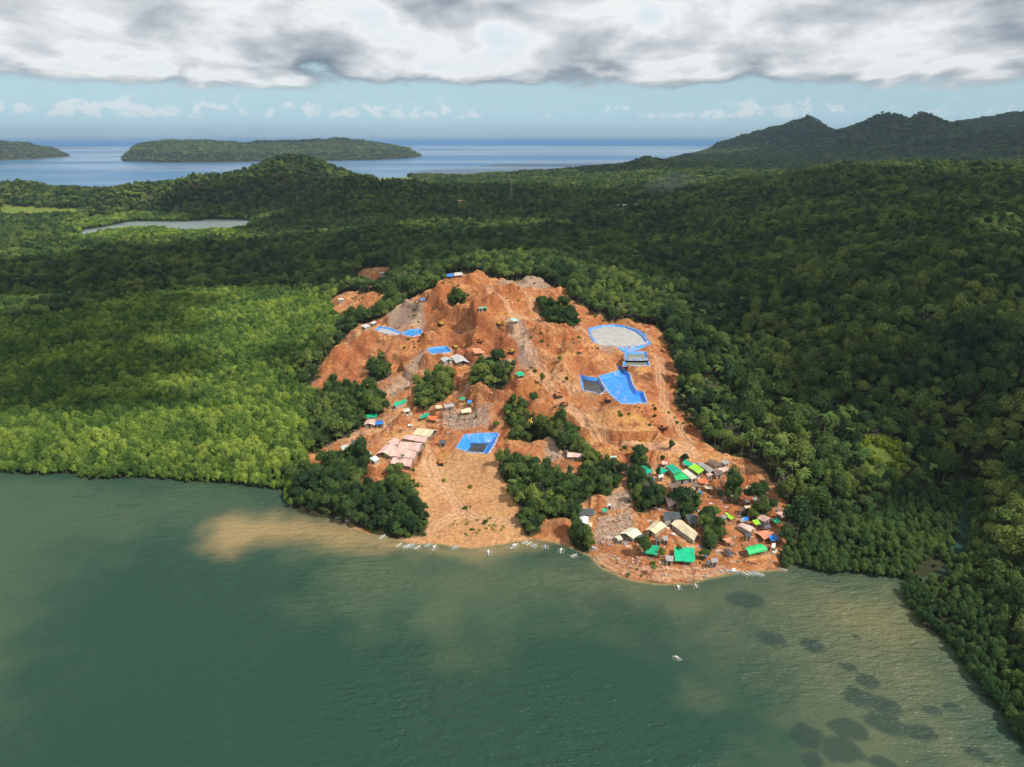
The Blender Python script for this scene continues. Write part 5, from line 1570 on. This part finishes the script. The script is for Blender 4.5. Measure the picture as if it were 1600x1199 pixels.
def boat(L, hullm, canopy=False):
    r = mk('outrigger_boat', None)
    V = []; F = []; ns = 9
    for i in range(ns):
        u_ = i / (ns - 1) * 2 - 1
        wd_ = .42 * (1 - abs(u_) ** 2.4) + .02; kz = -.22 + .28 * abs(u_) ** 3; tz = .42 + .3 * abs(u_) ** 3
        V += [(u_ * L / 2, -wd_, tz), (u_ * L / 2, -wd_ * .6, kz), (u_ * L / 2, wd_ * .6, kz), (u_ * L / 2, wd_, tz), (u_ * L / 2, wd_ * .8, tz - .03), (u_ * L / 2, 0, .12 + .4 * abs(u_) ** 3), (u_ * L / 2, -wd_ * .8, tz - .03)]
    for i in range(ns - 1):
        for j in range(7):
            a_ = i * 7 + j; b_ = i * 7 + (j + 1) % 7
            F.append((a_, b_, b_ + 7, a_ + 7))
    me = bpy.data.meshes.new('hull'); me.from_pydata(V, [], F); me.materials.append(hullm); mk('hull', me, r)
    for s_ in (-1, 1):
        B = Buf(); B.tube((-L * .38, s_ * 1.75, .12), (L * .38, s_ * 1.75, .12), .11, .09, 6); mk('outrigger_float', B.mesh('outrigger_float', MBM), r)
    for x_ in (-.24, .02, .27):
        B = Buf(); B.tube((x_ * L, -1.8, .2), (x_ * L, 0, .55), .07, .08, 5); B.tube((x_ * L, 0, .55), (x_ * L, 1.8, .2), .08, .07, 5); mk('crossbeam', B.mesh('crossbeam', MBM), r)
    if canopy:
        B = Buf(); B.box((-.3, 0, 1.35), (L * .34, 1.3, .08))
        c_ = mk('canopy', B.mesh('canopy', MW), r)
        B = Buf()
        for a_ in (-1, 1):
            for b_ in (-1, 1): B.tube((-.3 + a_ * L * .15, b_ * .4, .3), (-.3 + a_ * L * .15, b_ * .5, 1.32), .04, .04, 4)
        mk('canopy_frame', B.mesh('canopy_frame', MBM), c_)
    return r


bt = {'w': boat(5.6, MW), 'b': boat(5.2, MBB), 'c': boat(7.0, MW, True)}
used_b = set()
boats = [('B', 160, 246, 'w', 60, 'white outrigger boat drawn up below the wooded point'), ('B', 268, 300, 'w', 55, 'white outrigger boat, leftmost of the moored row off the track'), ('B', 318, 308, 'w', 50, 'white outrigger boat, second from left in the moored row'),
         ('B', 345, 306, 'b', 50, 'pale blue outrigger boat in the middle of the moored row'), ('B', 388, 316, 'w', 48, 'white outrigger boat, right end of the moored row'), ('B', 455, 303, 'b', 50, 'pale blue outrigger boat between the row and the canopied one'), ('B', 500, 318, 'c', 80, 'canopied outrigger boat moored off the end of the track'),
         ('B', 632, 316, 'b', 60, 'small pale blue outrigger boat alone off the sandy beach'), ('B', 856, 352, 'c', 85, 'canopied outrigger boat alone farthest out from the sandy beach'), ('B', 1026, 308, 'c', 50, 'canopied outrigger boat at the left of the beach cluster'), ('B', 1098, 282, 'w', 45, 'white outrigger boat, left one packed in the beach cluster'),
         ('B', 1124, 290, 'w', 45, 'white outrigger boat, middle one packed in the beach cluster'), ('B', 1156, 305, 'b', 50, 'pale blue outrigger boat at the right of the beach cluster'), ('B', 1230, 315, 'b', 90, 'small pale boat between the cluster and the white cabin boat'), ('B', 1334, 338, 'c', 75, 'white cabin boat off the reddish bank'),
         ('B', 1418, 370, 'w', 40, 'white outrigger boat right of the white cabin boat'), ('C', 710, 612, 'c', 95, 'canopied outrigger boat off the red point, left of a pair'), ('C', 835, 602, 'w', 90, 'white outrigger boat off the red point, right of a pair'),
         ('C', 1000, 508, 'w', -35, 'white outrigger boat beached at the left end of the village row'), ('C', 1062, 502, 'b', -30, 'pale blue outrigger boat beached second in the village row'), ('C', 1108, 504, 'b', -30, 'pale blue outrigger boat beached third in the village row'), ('C', 1180, 518, 'w', -40, 'white outrigger boat beached fourth in the village row'),
         ('C', 1214, 516, 'w', -45, 'white outrigger boat beached fifth in the village row'), ('C', 1246, 516, 'b', -45, 'pale blue outrigger boat beached sixth in the village row'), ('C', 1280, 522, 'w', -40, 'white outrigger boat beached at the right end of the village row'), ('C', 1440, 487, 'w', -35, 'white outrigger boat lying against the mangroves right of the village'),
         ('P', 1058, 1028, 'c', -30, 'lone outrigger boat out on the open bay'), ('L', 480, 1120, 'w', 30, 'white outrigger boat on the sand spit below the wooded point, left one'), ('L', 560, 1150, 'w', 35, 'white outrigger boat on the sand spit, right one'), ('B', 1545, 342, 'c', 160, 'cabin boat aground on the reddish bank')]
for c, a_, b_, k_, rz, lb in boats:
    o_ = bt[k_] if k_ not in used_b else copy_tree(bt[k_])
    used_b.add(k_)
    px, py = cp(c, [(a_, b_)])[0]
    p = at_z(px, py, .3)
    z_ = max(0.0, g1(*p) + .12)
    o_.location = (p[0], p[1], z_); o_.rotation_euler = (0, 0, R_(rz + rng.uniform(-6, 6))); s_ = rng.uniform(.56, .70) * (.75 if lb.startswith('lone') else 1.0); o_.scale = (s_,) * 3
    setp(o_, lb, 'boat', 'outrigger boats along the shore')

# ------------------------------------------------------------------ radio mast
p = place(799, 312, 6)
hgt = 36; B = None
root = mk('radio_mast', None, None, (p[0], p[1], g1(*p))); setp(root, 'thin lattice radio mast rising from the forest behind the mine', 'radio mast')
MST = flat_mat('red and white steel', (0.55, 0.36, 0.32), 0.6)
lg = lambda f, sx, sy: (sx * (1.9 - 1.5 * f), sy * (1.9 - 1.5 * f), hgt * f)
for sx in (-1, 1):
    for sy in (-1, 1):
        B = Buf(); B.tube((sx * 1.9, sy * 1.9, -1), lg(1, sx, sy), .22, .16, 5); mk('leg', B.mesh('leg', MST), root)
for i in range(7):
    f0, f1 = i / 7, (i + 1) / 7; B = Buf()
    for (a_, b_) in (((-1, -1), (1, -1)), ((1, -1), (1, 1)), ((1, 1), (-1, 1)), ((-1, 1), (-1, -1))):
        B.tube(lg(f0, *a_), lg(f1, *b_), .1, .1, 4); B.tube(lg(f0, *b_), lg(f1, *a_), .1, .1, 4)
    mk('brace', B.mesh('brace', MST), root)
B = Buf(); B.tube((0, 0, hgt), (0, 0, hgt + 4), .12, .08, 5); mk('antenna', B.mesh('antenna', MST), root)

# ------------------------------------------------------------------ smoke drifting from the forest
m = bpy.data.materials.new('smoke'); m.use_nodes = True; t = NT(m.node_tree)
pv = t.n('ShaderNodeVolumePrincipled'); pv.inputs['Color'].default_value = (.75, .8, .85, 1); pv.inputs['Density'].default_value = 0.0045
o = t.n('ShaderNodeOutputMaterial'); t.l(pv.outputs[0], o.inputs['Volume'])
IV, IF = ico(3); B = Buf()
sp = [(998, 308, 10), (1008, 303, 13), (1022, 298, 17), (1036, 292, 20), (1050, 286, 22), (1064, 280, 20)]
for i, (px, py, rad) in enumerate(sp):
    q = place(998, 312); R0 = np.hypot(*q); c = at_r(px, py, R0 + i * 4)
    d = 1 + .35 * fbm(IV[:, 0] * 5 + i * 7, IV[:, 1] * 5 + IV[:, 2] * 4, 3, 3, i)
    B.add(IV * d[:, None] * np.array([rad * 1.3, rad, rad * .55])[None] + np.array(c)[None], IF)
so = mk('smoke', B.mesh('smoke', m)); setp(so, 'thin grey smoke drifting up from the forest', None, None, 'stuff')

# ------------------------------------------------------------------ trees
for cxy in pxline([(1440, 908), (1478, 888), (1492, 868), (1500, 834), (1508, 804), (1514, 784), (1520, 755)]):
    clear.append((cxy[0], cxy[1], 5.5))      # open water of the creek
clears = np.array(clear)


def not_cleared(x, y, pad=0.0):
    ok = np.ones(len(x), bool)
    near_ = np.hypot(x, y) < 1500
    for cx, cy, r in clears:
        ok &= ~(near_ & ((x - cx) ** 2 + (y - cy) ** 2 < (r + pad) ** 2))
    return ok


PT = {k: [[], [], [], [], []] for k in SP}     # x y z scale variant
def put(key, x, y, z, s, v):
    for a_, b_ in zip(PT[key], (x, y, z, s, v)): a_.append(np.asarray(b_, float))


for cell, r0, r1, sc in ((4.5, 120, 700, 1.0), (6.2, 700, 1400, 1.15), (9.5, 1400, 2900, 1.6), (19, 2900, 7600, 2.9)):
    x, y = candidates(cell, r0, r1)
    cd = gridv(CDG, x, y); bmv = gridv(BMG, x, y); mg = gridv(MG, x, y); og = gridv(OG, x, y); vmv = gridv(VMG, x, y)
    edge_ok = bmv + rng.normal(0, .12, len(x)) < .42
    k = (cd > 1.5) & edge_ok & ((mg < .5) | (np.degrees(np.arctan2(x, y)) > 43)) & (og < .5)
    x, y, vmv, cd = x[k], y[k], vmv[k], cd[k]
    k = not_cleared(x, y, -1.0); x, y, vmv, cd = x[k], y[k], vmv[k], cd[k]
    z = ground(x, y)
    pn = fbm(x, y, 70, 3, 201); th = np.degrees(np.arctan2(x, y))
    pp = sstep(.0, .45, pn + .1 * (th > 14)) * .38 + .03
    pp = np.where(vmv > .5, .10, pp)
    ispalm = (rng.uniform(size=len(x)) < pp) & (r1 <= 2900)
    s_ = sc * rng.uniform(.5, 1.0, len(x)) ** 1 * rng.choice([1.0, 1.25, 1.6], len(x), p=[.6, .3, .1]) * (1 + .22 * fbm(x, y, 30, 2, 202)) * np.where(vmv > .5, .72, 1.0)
    f_ = ~ispalm
    put('forest', x[f_], y[f_], z[f_], s_[f_], rng.integers(0, 5, f_.sum()))
    put('palm', x[ispalm], y[ispalm], z[ispalm], s_[ispalm] * .88 / (1 + .1 * (sc > 1.2)), rng.integers(0, 3, ispalm.sum()))
# extra smaller trees that fill the groves inside the mine
x, y = candidates(2.7, 200, 620); vmv = gridv(VMG, x, y)
k = (vmv > .55) & (gridv(BMG, x, y) < .4) & (gridv(CDG, x, y) > .8) & not_cleared(x, y, -.8); x, y = x[k], y[k]
put('forest', x, y, ground(x, y), rng.uniform(.28, .62, len(x)), rng.integers(0, 5, len(x)))
for cell, r0, r1, sc in ((2.9, 120, 460, 0.95), (4.0, 460, 900, 1.2), (7.0, 900, 1800, 2.0)):
    x, y = candidates(cell, r0, r1, -46, 49)
    cd = gridv(CDG, x, y); bmv = gridv(BMG, x, y); mg = gridv(MG, x, y); vmv = gridv(VMG, x, y)
    k = (cd > -1.1) & (bmv < .45) & (mg > .5) & (gridv(OG, x, y) < .5) & (vmv < .6); x, y = x[k], y[k]
    k = not_cleared(x, y, -.5); x, y = x[k], y[k]
    z = np.maximum(ground(x, y), 0.0)
    s_ = sc * rng.uniform(.65, 1.25, len(x)) * (1 + .25 * fbm(x, y, 16, 2, 203)) * (.75 + .25 * sstep(0, 25, gridv(CDG, x, y)))
    rgt = x > 0
    put('mangrove', x[~rgt], y[~rgt], z[~rgt], s_[~rgt] * 1.12, rng.integers(0, 4, (~rgt).sum()))
    put('darkmangrove', x[rgt], y[rgt], z[rgt], s_[rgt] * .95, rng.integers(0, 4, rgt.sum()))

x, y = candidates(2.0, 120, 480, -46, 46)
cd = gridv(CDG, x, y)
k = (cd > -1.4) & (cd < 2.2) & (gridv(BMG, x, y) < .3) & (gridv(MG, x, y) > .3) & (gridv(VMG, x, y) < .6) & not_cleared(x, y, -1.5); x, y = x[k], y[k]
rgt = x > 0; z = np.maximum(ground(x, y), -.2); s_ = rng.uniform(.35, .8, len(x))
put('mangrove', x[~rgt], y[~rgt], z[~rgt], s_[~rgt], rng.integers(0, 4, (~rgt).sum()))
put('darkmangrove', x[rgt], y[rgt], z[rgt], s_[rgt], rng.integers(0, 4, rgt.sum()))

# named trees of the village and the mine
NAMED = [(1005, 868, 'forest', .95, 'bushy rounded tree in front of the pale cream roof by the shore', 1), (833, 634, 'forest', .85, 'lone round crowned tree on the rim of the gully', 0), (1048, 706, 'forest', .62, 'lone small round tree above the village green roofs', 3), (991, 735, 'forest', .9, 'tall dark tree beside the red track above the village', 3),
         (775, 672, 'forest', .62, 'dark round tree at the corner of the lined pit', 2), (604, 645, 'forest', .8, 'round tree between the green roof and the tan pit', 0), (874, 566, 'forest', .5, 'small pale bush tree on the central slope', 4), (847, 600, 'forest', .62, 'slim upright tree on the central slope', 3),
         (908, 850, 'forest', 1.0, 'bushy tree just below the white shore roof', 2), (1070, 722, 'forest', .6, 'dark tree at the uphill end of the green roofs', 4), (1012, 790, 'forest', 1.0, 'broad dark tree left of the square pink roof', 0), (1030, 782, 'forest', .9, 'broad dark tree touching the square pink roof', 2),
         (1103, 830, 'forest', .95, 'leafy tree right of the longest cream roof', 0), (1115, 815, 'forest', .85, 'leafy tree uphill of the red shore clearing', 2), (1108, 852, 'forest', .8, 'leafy tree at the end of the longest cream roof', 4), (1033, 872, 'forest', .5, 'shrubby tree between the emerald tarpaulins', 1), (1060, 866, 'forest', .42, 'shrub at the left corner of the square emerald tarpaulin', 3),
         (1100, 876, 'forest', .6, 'olive shrubby tree right of the square emerald tarpaulin', 2), (1125, 780, 'forest', .5, 'small tree in the middle of the village right of the pink roof', 1), (1085, 787, 'forest', .6, 'small tree behind the dark grey roof', 4), (1090, 793, 'palm', .7, 'palm behind the dark grey roof', 1),
         (1141, 765, 'forest', .5, 'small tree among the logs uphill of the village', 2), (1192, 775, 'forest', .8, 'tree right of the yellowish cream roof', 1), (1206, 800, 'forest', .7, 'tree above the pale pink roof farthest right', 0), (1028, 745, 'forest', .5, 'small tree beside the uppermost green roof', 3), (975, 706, 'forest', .4, 'tiny bush tree on the tan terrace', 2),
         (604, 725, 'palm', .6, 'palm at the lower left corner of the camp', 0), (630, 728, 'palm', .6, 'palm beside the blue tarpaulin of the camp', 1), (1020, 900, 'palm', .6, 'palm on the red bank below the tilted emerald tarpaulin', 2), (885, 598, 'forest', .4, 'low bush beside the haul road', 0), (744, 655, 'forest', .3, 'small bush on the rubble bench', 1)]

MAXN = 280
ZL = [('leafy tree in the narrow grove left of the central cut', 'trees of the narrow grove'), ('leafy tree on the steep knoll in the middle of the mine', 'trees of the central knoll'), ('leafy tree in the wooded gully right of the lined pit', 'trees of the wooded gully'), ('leafy tree on the wooded point at the left end of the beach', 'trees of the wooded point'),
      ('dark tree in the strip of wood behind the grey pond', 'trees behind the grey pond')]
NEAR = {'forest': 270, 'palm': 120, 'mangrove': 110, 'darkmangrove': 190}
firsts = {}


def spawn(key, vi, x, y, z, s, rz, label, group=None):
    cm, tm = SP[key]['v'][vi]
    r_ = bpy.data.objects.new(SP[key]['name'], None); COL.objects.link(r_)
    r_.location = (x, y, z); r_.rotation_euler = (0, 0, rz); r_.scale = (s, s, s)
    c_ = bpy.data.objects.new('crown', cm); COL.objects.link(c_); c_.parent = r_
    t_ = bpy.data.objects.new('trunk', tm); COL.objects.link(t_); t_.parent = r_
    r_['label'] = label; r_['category'] = SP[key]['cat']
    if group: r_['group'] = group
    firsts.setdefault((key, vi), (c_, t_))
    return r_


for px, py, key, s, lb, vi in NAMED:
    s *= .8; p = place(px, py)
    spawn(key, vi, p[0], p[1], g1(*p) - .1, s, rng.uniform(0, 6), lb)


def tree_label(key, x, y):
    px, py = project(x, y, g1(x, y))
    if key == 'mangrove':
        if CDs(x, y) < 7: return 'pale green mangrove overhanging the water of the left shore', 'mangroves at the water of the left shore'
        return 'pale green mangrove inside the left mangrove belt', 'mangroves inside the left belt'
    if key == 'darkmangrove':
        if py > 915: return 'dark green mangrove right of the creek mouth, toward the lower right corner', 'mangroves in the lower right corner'
        if CDs(x, y) < 6: return 'dark green mangrove at the waterline between the village and the creek mouth', 'mangroves at the waterline right of the village'
        return 'dark green mangrove set back from the water between the village and the creek', 'mangroves behind the waterline right of the village'
    k_ = 'palm' if key == 'palm' else 'leafy tree'
    for i in range(5):
        if sdf(np.array([x]), np.array([y]), veg[i])[0] > -4:
            l_, g_ = ZL[i]
            return (l_.replace('leafy tree', 'coconut palm').replace('dark tree', 'coconut palm'), g_.replace('trees', 'palms')) if key == 'palm' else (l_, g_)
    if px > 1450 and py > 740: return ('%s above the mangroves beyond the creek' % ('coconut palm' if key == 'palm' else 'dark broadleaf tree'), '%ss beyond the creek' % ('palm' if key == 'palm' else 'tree'))
    if 1290 < px < 1460 and 640 < py < 790: return ('%s around the light green clearing' % ('coconut palm' if key == 'palm' else 'dark broadleaf tree'), '%ss around the clearing' % ('palm' if key == 'palm' else 'tree'))
    if px > 1080 and py > 700: return ('%s at the foot of the slope just right of the village' % ('coconut palm' if key == 'palm' else 'dark broadleaf tree'), '%ss beside the village' % ('palm' if key == 'palm' else 'tree'))
    if px > 1080 and py > 560: return ('%s on the lower forested slope between village and light green clearing' % ('coconut palm' if key == 'palm' else 'dark broadleaf tree'), '%ss of the lower right slope' % ('palm' if key == 'palm' else 'tree'))
    if px > 1080: return ('%s on the forested slope right of the mine' % ('coconut palm' if key == 'palm' else 'dark broadleaf tree'), '%ss of the right slope' % ('palm' if key == 'palm' else 'tree'))
    if px > 640: return ('%s among the houses and bare earth' % ('coconut palm' if key == 'palm' else 'broadleaf tree'), '%ss among the houses' % ('palm' if key == 'palm' else 'tree'))
    return ('%s left of the mine above the mangroves' % ('coconut palm' if key == 'palm' else 'dark broadleaf tree'), '%ss left of the mine' % ('palm' if key == 'palm' else 'tree'))


def CDs(x, y):
    return float(gridv(CDG, x, y)[0])


for key in SP:
    x, y, z, s, v = [np.concatenate(a_) for a_ in PT[key]]
    px, py = project(x, y, z + 4)
    vis = (px > -10) & (px < 1610) & (py > 0) & (py < 1215)
    size = np.where(vis, s / np.hypot(x, y), 0)
    order = np.argsort(-size)[:NEAR[key]]
    for i in order:
        lb, gr = tree_label(key, x[i], y[i])
        spawn(key, int(v[i]), x[i], y[i], z[i] - .1, s[i], float(rng.uniform(0, 6.28)), lb, gr)
    for vi in range(len(SP[key]['v'])):
        if (key, vi) not in firsts:
            i = order[vi]; spawn(key, vi, x[i] + .5, y[i] + .5, z[i] - .1, s[i] * .8, 0, *tree_label(key, x[i], y[i]))
    rest = np.ones(len(x), bool); rest[order] = False
    nm, lb = {'forest': ('forest', 'dense dark tropical forest over the hills'), 'palm': ('palm_grove', 'coconut palms mixed through the forest slopes'), 'mangrove': ('mangrove_belt', 'wide sunlit mangrove belt left of the mine'), 'darkmangrove': ('mangrove_belt', 'dark mangrove belt right of the village')}[key]
    scatter(nm, x[rest], y[rest], z[rest], s[rest], v[rest], [firsts[(key, vi)] for vi in range(len(SP[key]['v']))], lb, tall=np.where(s[rest] > 1.35, s[rest] ** .35, s[rest]) * (.9 if key == 'forest' else (.82 if key == 'palm' else 1.0)))

# bare grey trees: a few at the forest edge and the grey thicket left of the cut
bare_px_ = [(470, 585), (480, 575), (490, 590), (605, 560), (615, 565), (596, 572), (622, 556), (610, 600), (955, 490), (965, 487), (1005, 500), (1018, 502), (1030, 505), (995, 497), (1060, 560), (1075, 600), (1085, 640), (1100, 665), (1395, 533), (1365, 685), (1382, 683), (645, 420), (655, 418), (940, 770), (985, 735), (970, 745), (725, 605), (730, 612), (722, 618)]
for i, (px, py) in enumerate(bare_px_):
    p = place(px, py, 1.0); z_ = g1(*p)
    o_ = mk('bare_tree', barem[i % 3], None, (p[0], p[1], z_)); o_.rotation_euler = (0, 0, i * 1.3); o_.scale = (rng.uniform(.8, 1.3),) * 3
    lb = 'leafless grey tree in the thicket left of the mine' if px < 700 and px > 400 else ('leafless pale tree at the forest edge right of the mine' if px > 900 else 'leafless grey tree on the edge of the central cut')
    setp(o_, lb, 'bare tree', {'leafless grey tree in the thicket left of the mine': 'bare trees of the left thicket'}.get(lb, 'bare trees at the forest edge' if px > 900 else 'bare trees of the central cut'))

x, y = candidates(17, 200, 1300)
k = (gridv(BMG, x, y) < .3) & (gridv(CDG, x, y) > 5) & (gridv(MG, x, y) < .4) & (rng.uniform(size=len(x)) < .34) & not_cleared(x, y, 2); x, y = x[k], y[k]
srcs = [[next(o for o in COL.objects if o.data is barem[i])] for i in range(3)]
scatter('leafless_trees', x, y, ground(x, y) + 1.0, rng.uniform(1.0, 1.9, len(x)), rng.integers(0, 3, len(x)), srcs, 'pale leafless trees standing here and there in the forest')
# shrubs
first_sh = []
for i, (px, py) in enumerate([(905, 672), (1036, 718), (560, 745)]):
    p = place(px, py); o_ = mk('shrub', shrubs[i], None, (p[0], p[1], g1(*p))); first_sh.append(o_)
    setp(o_, ['low round shrub on the rim of the wooded gully', 'low round shrub above the green roofs', 'low shrub at the edge of the wooded point'][i], 'shrub')
first_sc = []
for i, (px, py) in enumerate([(694, 752), (735, 762)]):
    p = place(px, py); o_ = mk('scrub_bush', scrub[i], None, (p[0], p[1], g1(*p))); o_.scale = (1.6,) * 3; first_sc.append(o_)
    setp(o_, ['yellow green bush between the wheel tracks on the sand flat', 'yellow green bush right of the wheel tracks on the sand flat'][i], 'bush')
x, y = candidates(2.1, 200, 640)
bmv = gridv(BMG, x, y); vmv = gridv(VMG, x, y)
pr = np.where((vmv > .3) & (bmv < .6), .55, 0) + np.where((bmv > .25) & (bmv < .8), .48, 0) + np.where(bmv >= .8, sstep(.28, .5, fbm(x, y, 22, 3, 301)) * .13, 0)
k = (rng.uniform(size=len(x)) < pr) & (gridv(CDG, x, y) > 1.0) & not_cleared(x, y, .3); x, y = x[k], y[k]
scatter('undergrowth', x, y, ground(x, y) - .1, rng.uniform(.35, .95, len(x)), rng.integers(0, 3, len(x)), [[o_] for o_ in first_sh], 'low green shrubs fringing the bare earth and groves')
GRG = GRM.reshape(TT.shape)
x, y = candidates(1.6, 150, 700)
gv = gridv(GRG, x, y)
k = (rng.uniform(size=len(x)) < gv * np.where(y < 300, sstep(-.25, .3, fbm(x, y, 5, 2, 302)) * .5, .95)) & (gridv(CDG, x, y) > .8); x, y = x[k], y[k]
scatter('low_scrub', x, y, ground(x, y) - .05, rng.uniform(.5, 1.25, len(x)) * np.where(np.hypot(x, y) > 275, 3.0, .8), rng.integers(0, 2, len(x)), [[o_] for o_ in first_sc], 'low yellow green scrub on the sand flat and in clearings')

# ------------------------------------------------------------------ rubble, planks and litter
def clutter(name, polys_px, n_, mats, label, smin, smax, flat=True, seed=1):
    r = np.random.default_rng(seed); B = Buf()
    for poly, cnt in zip(polys_px, n_):
        pw = np.array(pxpoly(poly)); x0, y0 = pw.min(0); x1, y1 = pw.max(0); got = 0
        while got < cnt:
            xs = r.uniform(x0, x1, 400); ys = r.uniform(y0, y1, 400)
            ok = inside(xs, ys, pw) & (gridv(CDG, xs, ys) > .3); xs, ys = xs[ok], ys[ok]
            if len(xs) == 0: break
            zs = ground(xs, ys)
            for x_, y_, z_ in zip(xs, ys, zs):
                if got >= cnt: break
                got += 1
                if flat:
                    L_ = r.uniform(smin, smax); B.box((x_, y_, z_ + .08), (L_, r.uniform(.12, .5) if r.uniform() < .6 else L_ * r.uniform(.4, .8), r.uniform(.05, .25)), r.uniform(0, 3.14), int(r.integers(0, len(mats))), r.uniform(-.2, .2))
                else:
                    V, F = ico(1); s_ = r.uniform(smin, smax)
                    B.add(V * (s_ * r.uniform(.6, 1.2, 3))[None] * (1 + r.uniform(-.2, .2, len(V)))[:, None] + np.array([x_, y_, z_ + s_ * .1])[None], F, .5, int(r.integers(0, len(mats))))
    o_ = mk(name, B.mesh(name, *mats)); setp(o_, label, None, None, 'stuff')


MR1 = flat_mat('red rock', (0.32, 0.15, 0.085), 0.95, 2.0, .3); MR2 = flat_mat('tan rock', (0.52, 0.34, 0.22), 0.95, 2.0, .3); MR3 = flat_mat('grey rock', (0.36, 0.31, 0.28), 0.95, 2.0, .3)
ML1 = flat_mat('weathered plank', (0.42, 0.34, 0.26), .9, 2, .3); MLG = flat_mat('grey board', (0.26, 0.23, 0.2), .9, 2, .3); ML2 = flat_mat('rusty sheet', (0.30, 0.11, 0.06), .8, 2, .3)
vil = [(1000, 715), (1150, 725), (1215, 770), (1225, 860), (1200, 890), (1060, 905), (960, 885), (945, 840), (1000, 800), (1000, 740)]
clutter('litter', [vil, [(640, 620), (740, 615), (745, 660), (600, 680), (570, 670)], [(480, 695), (570, 670), (590, 700), (500, 720)], [(570, 655), (600, 650), (600, 670)], [(660, 560), (800, 540), (830, 580), (680, 590)]], [620, 200, 60, 40, 60],
        [ML1, ML2, ML1, MPOST, MLG, MPOST, ML2, RM_['pink'], RM_['dark'], ML1, RM_['white'], MPOST, ML2, RM_['blue']], 'scattered planks, sheets and litter around the huts', .5, 2.2)
clutter('rubble', [[(935, 805), (990, 780), (990, 850), (925, 860)], [(690, 640), (770, 630), (775, 670), (690, 680)], [(940, 865), (1120, 885), (1120, 905), (1040, 912), (970, 900)], [(590, 600), (660, 560), (670, 590), (610, 640)], [(850, 675), (890, 690), (900, 730), (850, 725)],
                    [(780, 440), (850, 440), (870, 470), (790, 470)], [(1120, 840), (1210, 860), (1215, 890), (1130, 895)], [(640, 500), (900, 500), (900, 620), (620, 620)], [(1060, 910), (1130, 890), (1200, 890), (1225, 893), (1120, 908)], [(840, 842), (935, 870), (940, 885), (880, 856)]],
        [420, 260, 150, 200, 130, 120, 80, 320, 30, 40], [MR1, MR2, MR3], 'broken rock and rubble on the stripped slopes', .15, .6, False, 5)
# felled logs
MLOG = flat_mat('felled log bark', (0.34, 0.22, 0.15), .9, 2, .3)
B = Buf(); r = np.random.default_rng(9); B.tube((-1, 0, 0), (1, 0, 0), .05, .04, 7); logm = B.mesh('log', MLOG)
lp = [(1120 + 8 * r.uniform(), 752 + i * 2.6, -35 + r.uniform(-8, 8), 5.0) for i in range(13)] + [(1132, 778, -15, 4), (1138, 781, -12, 4.5), (1126, 784, 70, 4), (1152, 815, -40, 4), (1048, 755, 30, 4.5), (1050, 758, 25, 4), (530, 814, 25, 5), (545, 818, 28, 5), (552, 826, 20, 4), (520, 820, 32, 4)]
for px, py, rz, L_ in lp:
    p = place(px, py); o_ = mk('log', logm, None, (p[0], p[1], g1(*p) + .15)); o_.rotation_euler = (0, R_(-6), R_(rz)); o_.scale = (L_ * .5, 4, 4)
    l_ = 'felled log lying on the sand spit below the wooded point' if px < 700 else 'felled log on the red slope right of the small blue tarpaulin'
    setp(o_, l_, 'log', 'logs on the sand spit' if px < 700 else 'logs on the red village slope')
